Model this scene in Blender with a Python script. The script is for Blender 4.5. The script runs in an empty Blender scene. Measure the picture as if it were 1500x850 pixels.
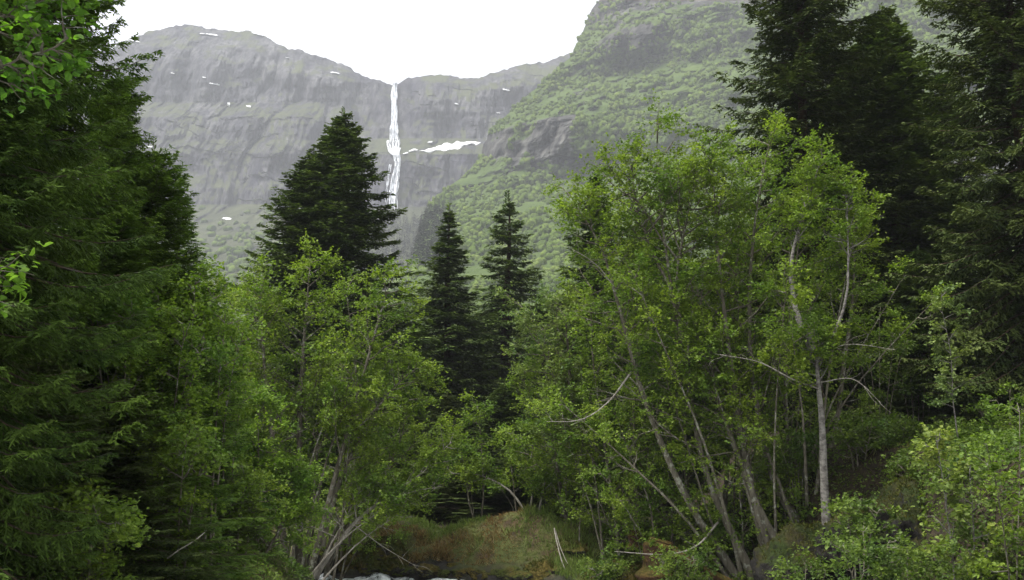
import bpy, math
import numpy as np

scene = bpy.context.scene
COL = scene.collection
F = 1472.0                      # focal length in photo pixels (1500 px wide)
PITCH = math.radians(9.5)
CAM = np.array([0.0, 0.0, 4.0])
CP, SP = math.cos(PITCH), math.sin(PITCH)


def at(px, py, Y):
    """world point seen at photo pixel (px, py) at forward distance Y (arrays allowed)"""
    px = np.asarray(px, float); py = np.asarray(py, float); Y = np.asarray(Y, float)
    u = (px - 750.0) / F; v = -(py - 425.0) / F
    dy = CP - SP * v; dz = SP + CP * v
    t = Y / dy
    return np.stack(np.broadcast_arrays(CAM[0] + u * t, CAM[1] + dy * t, CAM[2] + dz * t), -1)


def sstep(a, b, x):
    t = np.clip((np.asarray(x, float) - a) / (b - a), 0, 1)
    return t * t * (3 - 2 * t)


# ------------------------------------------------------------------ noise
def _hash(ix, iy, iz, seed):
    h = (ix.astype(np.int64) * 374761393 + iy.astype(np.int64) * 668265263 + iz.astype(np.int64) * 1274126177 + seed * 974634777) & 0xFFFFFFFF
    h = ((h ^ (h >> 13)) * 1274126177) & 0xFFFFFFFF
    h = ((h ^ (h >> 16)) * 2246822519) & 0xFFFFFFFF
    return ((h ^ (h >> 15)) & 0xFFFFFF) / float(0xFFFFFF)


def vnoise(x, y, z, seed=0):
    x, y, z = np.broadcast_arrays(np.asarray(x, float), np.asarray(y, float), np.asarray(z, float))
    fx, fy, fz = np.floor(x), np.floor(y), np.floor(z)
    tx, ty, tz = x - fx, y - fy, z - fz
    tx = tx * tx * (3 - 2 * tx); ty = ty * ty * (3 - 2 * ty); tz = tz * tz * (3 - 2 * tz)
    out = 0
    for dx in (0, 1):
        for dy in (0, 1):
            for dz in (0, 1):
                w = (tx if dx else 1 - tx) * (ty if dy else 1 - ty) * (tz if dz else 1 - tz)
                out = out + w * _hash(fx + dx, fy + dy, fz + dz, seed)
    return out * 2 - 1


def fbm(x, y, z, oct=4, seed=0, gain=0.5):
    a, s, f = 1.0, 0, 1.0
    for i in range(oct):
        s = s + a * vnoise(x * f, y * f, z * f, seed + i * 17)
        a *= gain; f *= 2.03
    return s


def unit(v):
    return v / np.maximum(np.linalg.norm(v, axis=-1, keepdims=True), 1e-9)


# ------------------------------------------------------------------ mesh helpers
def mkmesh(name, V, Q, mats, matidx=None, smooth=False, attrs=None):
    V = np.ascontiguousarray(V, np.float32).reshape(-1, 3)
    Q = np.ascontiguousarray(Q, np.int32).reshape(-1, 4)
    me = bpy.data.meshes.new(name)
    me.vertices.add(len(V)); me.vertices.foreach_set('co', V.ravel())
    me.loops.add(Q.size); me.loops.foreach_set('vertex_index', Q.ravel())
    me.polygons.add(len(Q))
    me.polygons.foreach_set('loop_start', np.arange(0, Q.size, 4, dtype=np.int32))
    for m in mats:
        me.materials.append(m)
    if matidx is not None:
        me.polygons.foreach_set('material_index', np.asarray(matidx, np.int32))
    me.update(calc_edges=True)
    me.polygons.foreach_set('use_smooth', np.full(len(Q), smooth, bool))
    for k, a in (attrs or {}).items():
        at_ = me.attributes.new(k, 'FLOAT', 'POINT')
        at_.data.foreach_set('value', np.ascontiguousarray(a, np.float32))
    me.validate()
    return me


def link(name, data, parent=None, loc=(0, 0, 0)):
    o = bpy.data.objects.new(name, data)
    COL.objects.link(o)
    o.location = loc
    if parent is not None:
        o.parent = parent
    return o


def tag(o, label=None, cat=None, group=None, kind=None):
    if label: o['label'] = label
    if cat: o['category'] = cat
    if group: o['group'] = group
    if kind: o['kind'] = kind
    return o


def thing(name, loc, label, cat, group=None):
    o = link(name, None, None, tuple(float(c) for c in loc))
    o.empty_display_size = 0.3
    return tag(o, label, cat, group)


class Geo:
    """collects quads"""
    def __init__(self):
        self.v = []; self.q = []; self.n = 0; self.a = []

    def add(self, V, Q, a=None):
        V = np.asarray(V, float).reshape(-1, 3); Q = np.asarray(Q, np.int64).reshape(-1, 4)
        self.v.append(V); self.q.append(Q + self.n); self.n += len(V)
        self.a.append(np.zeros(len(V)) if a is None else np.broadcast_to(a, (len(V),)).astype(float))

    def arrays(self):
        return np.concatenate(self.v), np.concatenate(self.q), np.concatenate(self.a)


def tubes(g, P, R, k=5):
    """P (n,m,3) polylines, R (n,m) radii"""
    n, m, _ = P.shape
    T = np.empty_like(P)
    T[:, 1:-1] = P[:, 2:] - P[:, :-2]; T[:, 0] = P[:, 1] - P[:, 0]; T[:, -1] = P[:, -1] - P[:, -2]
    T = unit(T)
    mean = unit(P[:, -1] - P[:, 0])
    ref = np.where(np.abs(mean[:, 2:3]) < 0.8, np.array([[0, 0, 1.0]]), np.array([[1.0, 0.13, 0]]))
    U = unit(np.cross(T, ref[:, None, :])); W = np.cross(T, U)
    ang = np.arange(k) * 2 * np.pi / k
    ring = P[:, :, None, :] + R[:, :, None, None] * (np.cos(ang)[None, None, :, None] * U[:, :, None, :] + np.sin(ang)[None, None, :, None] * W[:, :, None, :])
    idx = np.arange(n * m * k).reshape(n, m, k)
    nx = np.roll(idx, -1, axis=2)
    q = np.stack([idx[:, :-1], nx[:, :-1], nx[:, 1:], idx[:, 1:]], -1)
    g.add(ring, q)


def grow(rng, start, d, length, m, lift=0.0, wob=0.1):
    n = len(start)
    P = np.empty((n, m, 3)); P[:, 0] = start
    d = unit(d); st = (length / (m - 1))[:, None]
    for i in range(1, m):
        d = unit(d + rng.normal(0, wob, (n, 3)) + np.array([0, 0, lift]) / (m - 1))
        P[:, i] = P[:, i - 1] + d * st
    return P


def sample(P, idx, t):
    m = P.shape[1]
    f = np.clip(t, 0, 0.9999) * (m - 1); i = f.astype(int); w = (f - i)[:, None]
    a, b = P[idx, i], P[idx, i + 1]
    return a * (1 - w) + b * w, unit(b - a)


def offdir(tan, ang, phi):
    ref = np.where(np.abs(tan[:, 2:3]) < 0.9, np.array([[0, 0, 1.0]]), np.array([[1.0, 0, 0]]))
    u = unit(np.cross(tan, ref)); v = np.cross(tan, u)
    return unit(np.cos(ang)[:, None] * tan + np.sin(ang)[:, None] * (np.cos(phi)[:, None] * u + np.sin(phi)[:, None] * v))


def blades(g, pos, axis, nrm, L, Wd, fold=0.0, a=None, mid=0.5):
    """flat rhombic blades: base, side, tip, side"""
    axis = unit(axis)
    side = unit(np.cross(axis, nrm)); up = np.cross(side, axis)
    L = np.asarray(L)[:, None] if np.ndim(L) else L
    Wd = np.asarray(Wd)[:, None] if np.ndim(Wd) else Wd
    mp = pos + axis * L * mid
    V = np.stack([pos, mp + side * Wd * .5 + up * fold * Wd, pos + axis * L, mp - side * Wd * .5 + up * fold * Wd], 1)
    n = len(pos)
    q = np.arange(n * 4).reshape(n, 4)
    g.add(V, q, None if a is None else np.repeat(a, 4))


def ovals(g, pos, axis, nrm, L, Wd, fold=0.12, a=None):
    """broad leaves folded along the midrib: 6 vertices, 2 quads"""
    axis = unit(axis)
    side = unit(np.cross(axis, nrm)); up = np.cross(side, axis)
    L = np.asarray(L)[:, None]; Wd = np.asarray(Wd)[:, None]
    def pt(s, w, f): return pos + axis * L * s + side * Wd * w + up * Wd * f
    V = np.stack([pos, pt(.3, .5, fold), pt(.72, .42, fold * .6), pt(1, 0, -.12), pt(.72, -.42, fold * .6), pt(.3, -.5, fold)], 1)
    n = len(pos); b = (np.arange(n) * 6)[:, None]
    q = np.concatenate([b + np.array([[0, 1, 2, 3]]), b + np.array([[0, 3, 4, 5]])])
    g.add(V, q, None if a is None else np.repeat(a, 6))


# ------------------------------------------------------------------ materials
def newmat(name):
    m = bpy.data.materials.new(name); m.use_nodes = True
    nt = m.node_tree; nt.nodes.clear()
    out = nt.nodes.new('ShaderNodeOutputMaterial')
    return m, nt, out


def nd(nt, typ, **kw):
    n = nt.nodes.new(typ)
    for k, v in kw.items():
        if k == 'ins':
            for kk, vv in v.items():
                n.inputs[kk].default_value = vv
        else:
            setattr(n, k, v)
    return n


def ramp(nt, src, stops):
    r = nt.nodes.new('ShaderNodeValToRGB')
    e = r.color_ramp.elements
    while len(e) < len(stops): e.new(0.5)
    for i, (p, c) in enumerate(stops):
        e[i].position = p; e[i].color = (*c, 1) if len(c) == 3 else c
    nt.links.new(src, r.inputs[0])
    return r.outputs[0]


def mixc(nt, fac, a, b, mode='MIX'):
    m = nt.nodes.new('ShaderNodeMix'); m.data_type = 'RGBA'; m.blend_type = mode
    for sock, v in ((m.inputs[0], fac), (m.inputs[6], a), (m.inputs[7], b)):
        if hasattr(v, 'is_linked') or isinstance(v, bpy.types.NodeSocket):
            nt.links.new(v, sock)
        else:
            sock.default_value = (*v, 1) if isinstance(v, tuple) else v
    return m.outputs[2]


def mth(nt, op, a, b=0.0, clamp=False):
    m = nt.nodes.new('ShaderNodeMath'); m.operation = op; m.use_clamp = clamp
    for sock, v in ((m.inputs[0], a), (m.inputs[1], b)):
        if isinstance(v, bpy.types.NodeSocket): nt.links.new(v, sock)
        else: sock.default_value = v
    return m.outputs[0]


def noise(nt, scale, detail=4, rough=0.55, vec=None, dist=0.0):
    n = nd(nt, 'ShaderNodeTexNoise', ins={'Scale': scale, 'Detail': detail, 'Roughness': rough, 'Distortion': dist})
    if vec is not None: nt.links.new(vec, n.inputs['Vector'])
    return n.outputs['Fac']


def wpos(nt, sc=(1, 1, 1)):
    g = nt.nodes.new('ShaderNodeNewGeometry')
    if sc == (1, 1, 1): return g.outputs['Position']
    m = nd(nt, 'ShaderNodeMapping'); m.inputs['Scale'].default_value = sc
    nt.links.new(g.outputs['Position'], m.inputs['Vector'])
    return m.outputs[0]


def leaf_mat(name, lo, hi, tip=None, trans=0.35, patch=0.8, spec=.25):
    m, nt, out = newmat(name)
    g = nt.nodes.new('ShaderNodeNewGeometry')
    col = ramp(nt, g.outputs['Random Per Island'], [(0.0, lo), (0.75, hi), (1.0, tuple(min(1, c * 1.25) for c in hi))])
    # slow drift of hue between parts of a crown
    n = noise(nt, patch, 2, .5, wpos(nt))
    f = ramp(nt, n, [(.34, (.62, .72, .75)), (.66, (1.28, 1.16, 1.0))])
    col = mixc(nt, 1.0, col, f, 'MULTIPLY')
    if tip is not None:
        a = nd(nt, 'ShaderNodeAttribute', attribute_name='tip')
        col = mixc(nt, a.outputs['Fac'], col, tip)
    p = nd(nt, 'ShaderNodeBsdfPrincipled', ins={'Roughness': .6, 'Specular IOR Level': spec})
    nt.links.new(col, p.inputs['Base Color'])
    if trans > 0:
        t = nt.nodes.new('ShaderNodeBsdfTranslucent')
        c2 = mixc(nt, 1.0, col, (1.1, 1.2, .55), 'MULTIPLY')
        nt.links.new(c2, t.inputs['Color'])
        mx = nd(nt, 'ShaderNodeMixShader', ins={0: trans})
        nt.links.new(p.outputs[0], mx.inputs[1]); nt.links.new(t.outputs[0], mx.inputs[2])
        nt.links.new(mx.outputs[0], out.inputs[0])
    else:
        nt.links.new(p.outputs[0], out.inputs[0])
    return m


def bark_mat(name, a, b, scale=9.0, lichen=None, stretch=.25):
    m, nt, out = newmat(name)
    v = wpos(nt, (1, 1, stretch))
    n1 = noise(nt, scale, 6, .65, v)
    col = ramp(nt, n1, [(.35, a), (.62, b)])
    if lichen:
        n2 = noise(nt, 5.5, 5, .6, wpos(nt))
        f = ramp(nt, n2, [(.55, (0, 0, 0)), (.63, (1, 1, 1))])
        col = mixc(nt, f, col, lichen)
    p = nd(nt, 'ShaderNodeBsdfPrincipled', ins={'Roughness': .85, 'Specular IOR Level': .2})
    nt.links.new(col, p.inputs['Base Color'])
    bp = nd(nt, 'ShaderNodeBump', ins={'Strength': .6, 'Distance': .03})
    nt.links.new(n1, bp.inputs['Height']); nt.links.new(bp.outputs[0], p.inputs['Normal'])
    nt.links.new(p.outputs[0], out.inputs[0])
    return m


M = {}
M['needles'] = leaf_mat('spruce_needles', (.032, .054, .015), (.072, .112, .028), tip=(.12, .165, .038), trans=.15, spec=.08)
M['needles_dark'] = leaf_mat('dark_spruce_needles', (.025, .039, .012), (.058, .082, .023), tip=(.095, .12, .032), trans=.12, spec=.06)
M['needles_lit'] = leaf_mat('lit_spruce_needles', (.03, .06, .010), (.068, .122, .018), tip=(.13, .20, .03), trans=.22, patch=.9, spec=.06)  # lighter needles for the left wall, its brighter light put into the colour
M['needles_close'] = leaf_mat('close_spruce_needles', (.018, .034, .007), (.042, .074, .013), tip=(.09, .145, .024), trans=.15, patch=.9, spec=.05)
M['alder'] = leaf_mat('alder_leaves', (.085, .14, .016), (.15, .22, .03), trans=.42)
M['shade'] = leaf_mat('shaded_alder_leaves', (.05, .088, .013), (.095, .145, .022), trans=.4)  # darker copy of the alder leaves, shade put into the colour
M['birch'] = leaf_mat('birch_leaves', (.10, .15, .028), (.17, .22, .05), trans=.42)
M['pale'] = leaf_mat('pale_leaves', (.10, .15, .04), (.17, .225, .075), trans=.38)
M['bright'] = leaf_mat('bright_leaves', (.075, .14, .015), (.135, .215, .026), trans=.42)
M['hazel'] = leaf_mat('hazel_leaves', (.07, .15, .015), (.12, .23, .025), trans=.5)
def hill_mat():
    m, nt, out = newmat('hillside_leaves')
    g = nt.nodes.new('ShaderNodeNewGeometry')
    n = noise(nt, 1.0, 5, .6, wpos(nt, (.05, .05, .05)))
    col = ramp(nt, n, [(.32, (.052, .084, .016)), (.5, (.088, .13, .023)), (.7, (.128, .168, .038))])
    f = ramp(nt, g.outputs['Random Per Island'], [(0, (.86, .88, .86)), (1, (1.1, 1.08, 1.05))])
    col = mixc(nt, 1.0, col, f, 'MULTIPLY')
    p = nd(nt, 'ShaderNodeBsdfPrincipled', ins={'Roughness': .9, 'Specular IOR Level': .05})
    bp = nd(nt, 'ShaderNodeBump', ins={'Strength': .8, 'Distance': 1.2})
    nt.links.new(noise(nt, .7, 3, .6, wpos(nt)), bp.inputs['Height']); nt.links.new(bp.outputs[0], p.inputs['Normal'])
    nt.links.new(col, p.inputs['Base Color']); nt.links.new(p.outputs[0], out.inputs[0])
    return m


M['hill'] = hill_mat()
M['hillspruce'] = leaf_mat('far_spruce_needles', (.010, .017, .010), (.022, .031, .016), trans=0, patch=.02)
M['bark_alder'] = bark_mat('alder_bark', (.055, .048, .034), (.135, .12, .088), 9, lichen=(.21, .21, .165))
M['bark_birch'] = bark_mat('birch_bark', (.055, .048, .042), (.19, .178, .155), 7, stretch=1.6)
M['bark_spruce'] = bark_mat('spruce_bark', (.025, .017, .011), (.065, .042, .028), 8, lichen=(.08, .08, .06))
M['deadwood'] = bark_mat('bare_wood', (.12, .108, .085), (.27, .25, .21), 10)


def mat_rock(name, dark, light, moss, moss_lo=.35, mscale=1.5, moss2=None, white=False):
    m, nt, out = newmat(name)
    g = nt.nodes.new('ShaderNodeNewGeometry')
    n1 = noise(nt, 3.0, 8, .65, wpos(nt))
    col = ramp(nt, n1, [(.3, dark), (.7, light)])
    n2 = noise(nt, mscale, 6, .6, wpos(nt))
    mc = moss
    if moss2 is not None:
        n3 = noise(nt, mscale * .7, 4, .55, wpos(nt))
        f3 = ramp(nt, n3, [(.42, (0, 0, 0)), (.58, (1, 1, 1))])
        mc = mixc(nt, f3, moss, moss2)
    sp = nt.nodes.new('ShaderNodeSeparateXYZ'); nt.links.new(g.outputs['Normal'], sp.inputs[0])
    s = mth(nt, 'ADD', sp.outputs[2], mth(nt, 'MULTIPLY', mth(nt, 'SUBTRACT', n2, .5), 2.2))
    f = ramp(nt, s, [(moss_lo, (0, 0, 0)), (moss_lo + .2, (1, 1, 1))])
    col = mixc(nt, f, col, mc)
    n5 = noise(nt, 14, 6, .7, wpos(nt))
    col = mixc(nt, 1.0, col, ramp(nt, n5, [(.35, (.45, .45, .45)), (.65, (1.4, 1.4, 1.3))]), 'MULTIPLY')
    p = nd(nt, 'ShaderNodeBsdfPrincipled', ins={'Roughness': .9, 'Specular IOR Level': .12})
    nt.links.new(col, p.inputs['Base Color'])
    bp = nd(nt, 'ShaderNodeBump', ins={'Strength': .7, 'Distance': .08})
    nt.links.new(noise(nt, 9, 8, .7, wpos(nt)), bp.inputs['Height']); nt.links.new(bp.outputs[0], p.inputs['Normal'])
    nt.links.new(p.outputs[0], out.inputs[0])
    return m


M['boulder'] = mat_rock('mossy_stone', (.012, .011, .01), (.05, .046, .04), (.042, .052, .011), -.15, 2.2, (.07, .055, .014))
M['outcrop'] = mat_rock('outcrop_stone', (.006, .006, .006), (.028, .025, .023), (.018, .027, .006), .3, 1.6, (.024, .022, .008))
M['stump'] = mat_rock('mossy_rotten_wood', (.03, .016, .009), (.07, .038, .02), (.055, .05, .011), .1, 2.5, (.065, .04, .012))


def mat_ground():
    m, nt, out = newmat('forest_floor')
    v = wpos(nt)
    n1 = noise(nt, .9, 7, .6, v); n2 = noise(nt, .45, 4, .5, v); n3 = noise(nt, 4.0, 6, .65, v)
    soil = ramp(nt, n3, [(.3, (.022, .015, .008)), (.7, (.07, .045, .022))])
    moss = ramp(nt, n3, [(.3, (.032, .040, .010)), (.7, (.075, .085, .022))])
    rust = ramp(nt, n3, [(.3, (.035, .022, .008)), (.7, (.075, .05, .018))])
    f = ramp(nt, n1, [(.50, (0, 0, 0)), (.62, (1, 1, 1))])
    col = mixc(nt, f, moss, soil)
    f2 = ramp(nt, n2, [(.6, (0, 0, 0)), (.7, (1, 1, 1))])
    col = mixc(nt, f2, col, rust)
    lit = nd(nt, 'ShaderNodeAttribute', attribute_name='litter_shade')   # brown needle litter tone, kept dark to stand in for shade under the wood
    needles = ramp(nt, n3, [(.3, (.012, .009, .006)), (.7, (.036, .025, .014))])
    col = mixc(nt, lit.outputs['Fac'], col, needles)
    a = nd(nt, 'ShaderNodeAttribute', attribute_name='shore')   # bare wet stone along the waterline
    stone = ramp(nt, n3, [(.3, (.008, .008, .008)), (.7, (.035, .032, .028))])
    col = mixc(nt, a.outputs['Fac'], col, stone)
    p = nd(nt, 'ShaderNodeBsdfPrincipled', ins={'Roughness': .9, 'Specular IOR Level': .2})
    nt.links.new(col, p.inputs['Base Color'])
    bp = nd(nt, 'ShaderNodeBump', ins={'Strength': .8, 'Distance': .12})
    nt.links.new(n3, bp.inputs['Height']); nt.links.new(bp.outputs[0], p.inputs['Normal'])
    nt.links.new(p.outputs[0], out.inputs[0])
    return m


def mat_mountain(name, rock_lo, rock_hi, veg_lo, veg_hi, slope0, slope1, tree_h=350.0, bare=False, vgain=1.1):
    m, nt, out = newmat(name)
    g = nt.nodes.new('ShaderNodeNewGeometry')
    streak = noise(nt, 1.0, 9, .68, wpos(nt, (.03, .03, .006)))
    blot = noise(nt, 1.0, 6, .6, wpos(nt, (.006, .006, .008)))
    strata = noise(nt, 1.0, 6, .6, wpos(nt, (.003, .003, .03)))
    mixn = mth(nt, 'ADD', mth(nt, 'MULTIPLY', streak, .55), mth(nt, 'ADD', mth(nt, 'MULTIPLY', blot, .25), mth(nt, 'MULTIPLY', strata, .2)))
    rock = ramp(nt, mixn, [(.41, rock_lo), (.5, tuple((a + b) * .42 for a, b in zip(rock_lo, rock_hi))), (.58, rock_hi)])
    st2 = noise(nt, 1.0, 6, .7, wpos(nt, (.11, .11, .022)))
    rock = mixc(nt, 1.0, rock, ramp(nt, st2, [(.38, (.3, .3, .34)), (.5, (.95, .95, .97)), (.64, (1.7, 1.66, 1.6))]), 'MULTIPLY')
    vn = noise(nt, 1.0, 8, .65, wpos(nt, (.02, .02, .02)))
    veg = ramp(nt, vn, [(.35, veg_lo), (.65, veg_hi)])
    sp = nt.nodes.new('ShaderNodeSeparateXYZ'); nt.links.new(g.outputs['Normal'], sp.inputs[0])
    pz = nt.nodes.new('ShaderNodeSeparateXYZ'); nt.links.new(g.outputs['Position'], pz.inputs[0])
    low = nd(nt, 'ShaderNodeMapRange', ins={1: tree_h, 2: tree_h + 500, 3: .25, 4: -.06}); nt.links.new(pz.outputs[2], low.inputs[0])
    s = mth(nt, 'ADD', mth(nt, 'ABSOLUTE', sp.outputs[2]), mth(nt, 'ADD', low.outputs[0], mth(nt, 'MULTIPLY', mth(nt, 'SUBTRACT', vn, .5), vgain)))
    if bare:
        ab = nd(nt, 'ShaderNodeAttribute', attribute_name='bare')
        s = mth(nt, 'SUBTRACT', s, ab.outputs['Fac'])
    f = ramp(nt, s, [(slope0, (0, 0, 0)), (slope1, (1, 1, 1))])
    col = mixc(nt, f, rock, veg)
    p = nd(nt, 'ShaderNodeBsdfPrincipled', ins={'Roughness': .95, 'Specular IOR Level': .1})
    nt.links.new(col, p.inputs['Base Color'])
    bp = nd(nt, 'ShaderNodeBump', ins={'Strength': .8, 'Distance': 9.0})
    nt.links.new(streak, bp.inputs['Height']); nt.links.new(bp.outputs[0], p.inputs['Normal'])
    nt.links.new(p.outputs[0], out.inputs[0])
    return m


M['ground'] = mat_ground()
M['mountain'] = mat_mountain('mountain_rock', (.028, .027, .038), (.098, .097, .097), (.038, .044, .022), (.07, .078, .038), .64, .80, vgain=2.2)
M['hillside'] = mat_mountain('hillside_rock', (.018, .018, .017), (.092, .09, .082), (.040, .064, .014), (.068, .10, .022), .25, .38, 300, bare=True)


def mat_simple(name, lo, hi, scale, rough=.6, sc=(1, 1, 1), spec=.3, trans=0):
    m, nt, out = newmat(name)
    n = noise(nt, scale, 6, .65, wpos(nt, sc))
    col = ramp(nt, n, [(.35, lo), (.65, hi)])
    p = nd(nt, 'ShaderNodeBsdfPrincipled', ins={'Roughness': rough, 'Specular IOR Level': spec})
    nt.links.new(col, p.inputs['Base Color'])
    nt.links.new(p.outputs[0], out.inputs[0])
    return m


M['snow'] = mat_simple('old_snow', (.72, .73, .75), (.88, .88, .88), .08)
M['falls'] = mat_simple('falling_water', (.33, .36, .40), (.90, .91, .92), 1.0, .7, (.35, .35, .03))


def mat_stream():
    m, nt, out = newmat('white_water')
    v = wpos(nt, (1, .55, 1))
    n = noise(nt, 3.2, 8, .7, v, .6)
    f = ramp(nt, n, [(.40, (.03, .035, .03)), (.50, (.45, .48, .48)), (.6, (.85, .87, .87))])
    r = ramp(nt, n, [(.4, (.12,) * 3), (.55, (.7,) * 3)])
    p = nd(nt, 'ShaderNodeBsdfPrincipled', ins={'Specular IOR Level': .5})
    nt.links.new(f, p.inputs['Base Color']); nt.links.new(r, p.inputs['Roughness'])
    bp = nd(nt, 'ShaderNodeBump', ins={'Strength': .6, 'Distance': .06})
    nt.links.new(n, bp.inputs['Height']); nt.links.new(bp.outputs[0], p.inputs['Normal'])
    nt.links.new(p.outputs[0], out.inputs[0])
    return m


M['stream'] = mat_stream()


def mat_grass():
    m, nt, out = newmat('bank_grass')
    g = nt.nodes.new('ShaderNodeNewGeometry')
    gr = ramp(nt, g.outputs['Random Per Island'], [(0, (.075, .125, .02)), (1, (.16, .225, .045))])
    dr = ramp(nt, g.outputs['Random Per Island'], [(0, (.10, .05, .018)), (.5, (.20, .125, .04)), (1, (.28, .23, .11))])
    a = nd(nt, 'ShaderNodeAttribute', attribute_name='tip')
    col = mixc(nt, a.outputs['Fac'], gr, dr)
    p = nd(nt, 'ShaderNodeBsdfPrincipled', ins={'Roughness': .7, 'Specular IOR Level': .2})
    t = nt.nodes.new('ShaderNodeBsdfTranslucent')
    nt.links.new(col, p.inputs['Base Color']); nt.links.new(col, t.inputs['Color'])
    mx = nd(nt, 'ShaderNodeMixShader', ins={0: .3})
    nt.links.new(p.outputs[0], mx.inputs[1]); nt.links.new(t.outputs[0], mx.inputs[2]); nt.links.new(mx.outputs[0], out.inputs[0])
    return m


M['grass'] = mat_grass()
M['moss'] = leaf_mat('moss_pelt', (.022, .034, .007), (.055, .07, .014), tip=(.07, .055, .014), trans=.2, patch=1.6, spec=.05)

# ------------------------------------------------------------------ terrain
SHORE_R = np.array([(-130, 303), (-55, 83), (-28, 51), (-14, 41), (-8, 37.2), (-5.5, 34.9), (-2.2, 34.3), (-0.8, 33.3), (3, 32.2), (6, 29.4), (7.4, 27.8), (7.7, 25), (7.5, 20), (7, 12), (7, -80)], float)
SHORE_L = np.array([(-130, 296), (-55, 77), (-28, 46), (-14, 37), (-8.6, 34.4), (-6.5, 33.2), (-5.7, 31.5), (-5.2, 27), (-5.0, 18), (-5.0, -80)], float)


def side_dist(line, x, y):
    """signed distance to a shoreline, positive on its left hand side"""
    x = np.asarray(x, float); y = np.asarray(y, float)
    best = np.full(np.broadcast(x, y).shape, 1e9); sg = np.ones_like(best)
    for (ax, ay), (bx, by) in zip(line[:-1], line[1:]):
        dx, dy = bx - ax, by - ay
        t = np.clip(((x - ax) * dx + (y - ay) * dy) / (dx * dx + dy * dy), 0, 1)
        ex, ey = x - ax - t * dx, y - ay - t * dy
        dd_ = np.hypot(ex, ey); cr = dx * ey - dy * ex
        u = dd_ < best - 1e-6
        best = np.where(u, dd_, best); sg = np.where(u, np.where(cr >= 0, 1, -1), sg)
    return best * sg


def stream_dist(x, y):
    """distance from the water: positive on land"""
    return np.maximum(side_dist(SHORE_R, x, y), -side_dist(SHORE_L, x, y))


def gz(x, y):
    x = np.asarray(x, float); y = np.asarray(y, float)
    d = stream_dist(x, y) + .3 * fbm(x * .5, y * .5, 0.0, 3, 5)
    steep = sstep(6.0, 10.0, x) * sstep(5, 14, y)
    h = -0.7 + 1.05 * sstep(-0.9, 0.35, d) + (1.3 + 2.5 * steep) * sstep(.2, 3.0 + 1.2 * steep, d)
    h = h + (.1 + .4 * steep) * sstep(3, 10, d) + 0.025 * np.clip(y - 40, 0, 2000)
    h = h + np.clip(np.abs(x) - 60, 0, 3000) * .22 * sstep(40, 160, y)
    h = h + .55 * np.exp(-(((x - .3) / 2.2) ** 2 + ((y - 35.6) / 1.6) ** 2)) * sstep(.2, 1.5, d) - .45 * np.exp(-(((x + 5.2) / 1.6) ** 2 + ((y - 36.4) / 1.6) ** 2)) * sstep(.2, 1.5, d)
    far = sstep(60, 400, np.hypot(x, y))
    h = h + sstep(0, 2, d) * (.16 * fbm(x * .8, y * .8, 1.0, 4, 9) + .4 * fbm(x * .12, y * .12, 2.0, 3, 3)) * (1 - far)
    h = h + far * 14 * fbm(x * .006, y * .006, 4.0, 4, 33)
    return h


def axis_grid(fine_lo, fine_hi, step, lo, hi, grow_=1.16):
    c = list(np.arange(fine_lo, fine_hi + 1e-6, step))
    s = step
    while c[-1] < hi:
        s *= grow_; c.append(min(c[-1] + s, hi))
    s = step
    while c[0] > lo:
        s *= grow_; c.insert(0, max(c[0] - s, lo))
    return np.array(c)


def grid_quads(nu, nv):
    i = np.arange(nu * nv).reshape(nu, nv)
    return np.stack([i[:-1, :-1], i[1:, :-1], i[1:, 1:], i[:-1, 1:]], -1).reshape(-1, 4)


gx = axis_grid(-16, 18, .2, -4500, 4500); gy = axis_grid(14, 46, .2, -900, 5500)
X, Y = np.meshgrid(gx, gy, indexing='ij')
Z = gz(X, Y)
sd = stream_dist(X, Y)
shore = (1 - sstep(.25, .75, Z + .25 * fbm(X * 1.3, Y * 1.3, 0., 3, 71))) * (sd < 6)
litter_shade = .97 * sstep(2.6, 4.2, sd + 3 * sstep(5, 7, X) + 1.2 * fbm(X * .6, Y * .6, 2., 3, 72)) * (1 - sstep(120, 300, np.hypot(X, Y)))
ground = link('ground', mkmesh('ground', np.stack([X, Y, Z], -1), grid_quads(len(gx), len(gy)), [M['ground']], smooth=True, attrs={'shore': shore.ravel(), 'litter_shade': litter_shade.ravel()}))
tag(ground, kind='structure')

# stream: a bumpy sheet of white water along the channel
sx_ = np.array([(-1, -80), (-.5, 12), (-.6, 20), (-.6, 25), (-1.5, 29), (-3.5, 32.2), (-6.2, 34.1), (-8.4, 35.8), (-14, 39), (-28, 48.5), (-55, 80), (-130, 299.5)], float)
hw_ = np.array([7.5, 7.5, 7.5, 7.5, 6.6, 3.4, 2.0, 2.2, 2.8, 3.2, 3.6, 4.2])
cs = np.concatenate([[0], np.cumsum(np.hypot(*np.diff(sx_, axis=0).T))])
ss = np.unique(np.concatenate([np.linspace(0, 95, 70), np.linspace(95, 132, 300), np.linspace(132, cs[-1], 120)]))
cx = np.interp(ss, cs, sx_[:, 0]); cy = np.interp(ss, cs, sx_[:, 1]); hw = np.interp(ss, cs, hw_)
for _ in range(12):
    cx[1:-1] = (cx[:-2] + cx[1:-1] * 2 + cx[2:]) / 4; cy[1:-1] = (cy[:-2] + cy[1:-1] * 2 + cy[2:]) / 4
tx, ty = np.gradient(cx), np.gradient(cy); tl = np.hypot(tx, ty)
ww = np.linspace(-1, 1, 90)[None] * hw[:, None]
SX = cx[:, None] - (ty / tl)[:, None] * ww; SY = cy[:, None] + (tx / tl)[:, None] * ww
SZ = .0 + .11 * fbm(SX * 1.6, SY * 1.1, 0., 4, 91) + .10 * np.abs(fbm(SX * .9, SY * .7, 3., 3, 93)) + 0.025 * np.clip(SY - 40, 0, 2000) * .9
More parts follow.
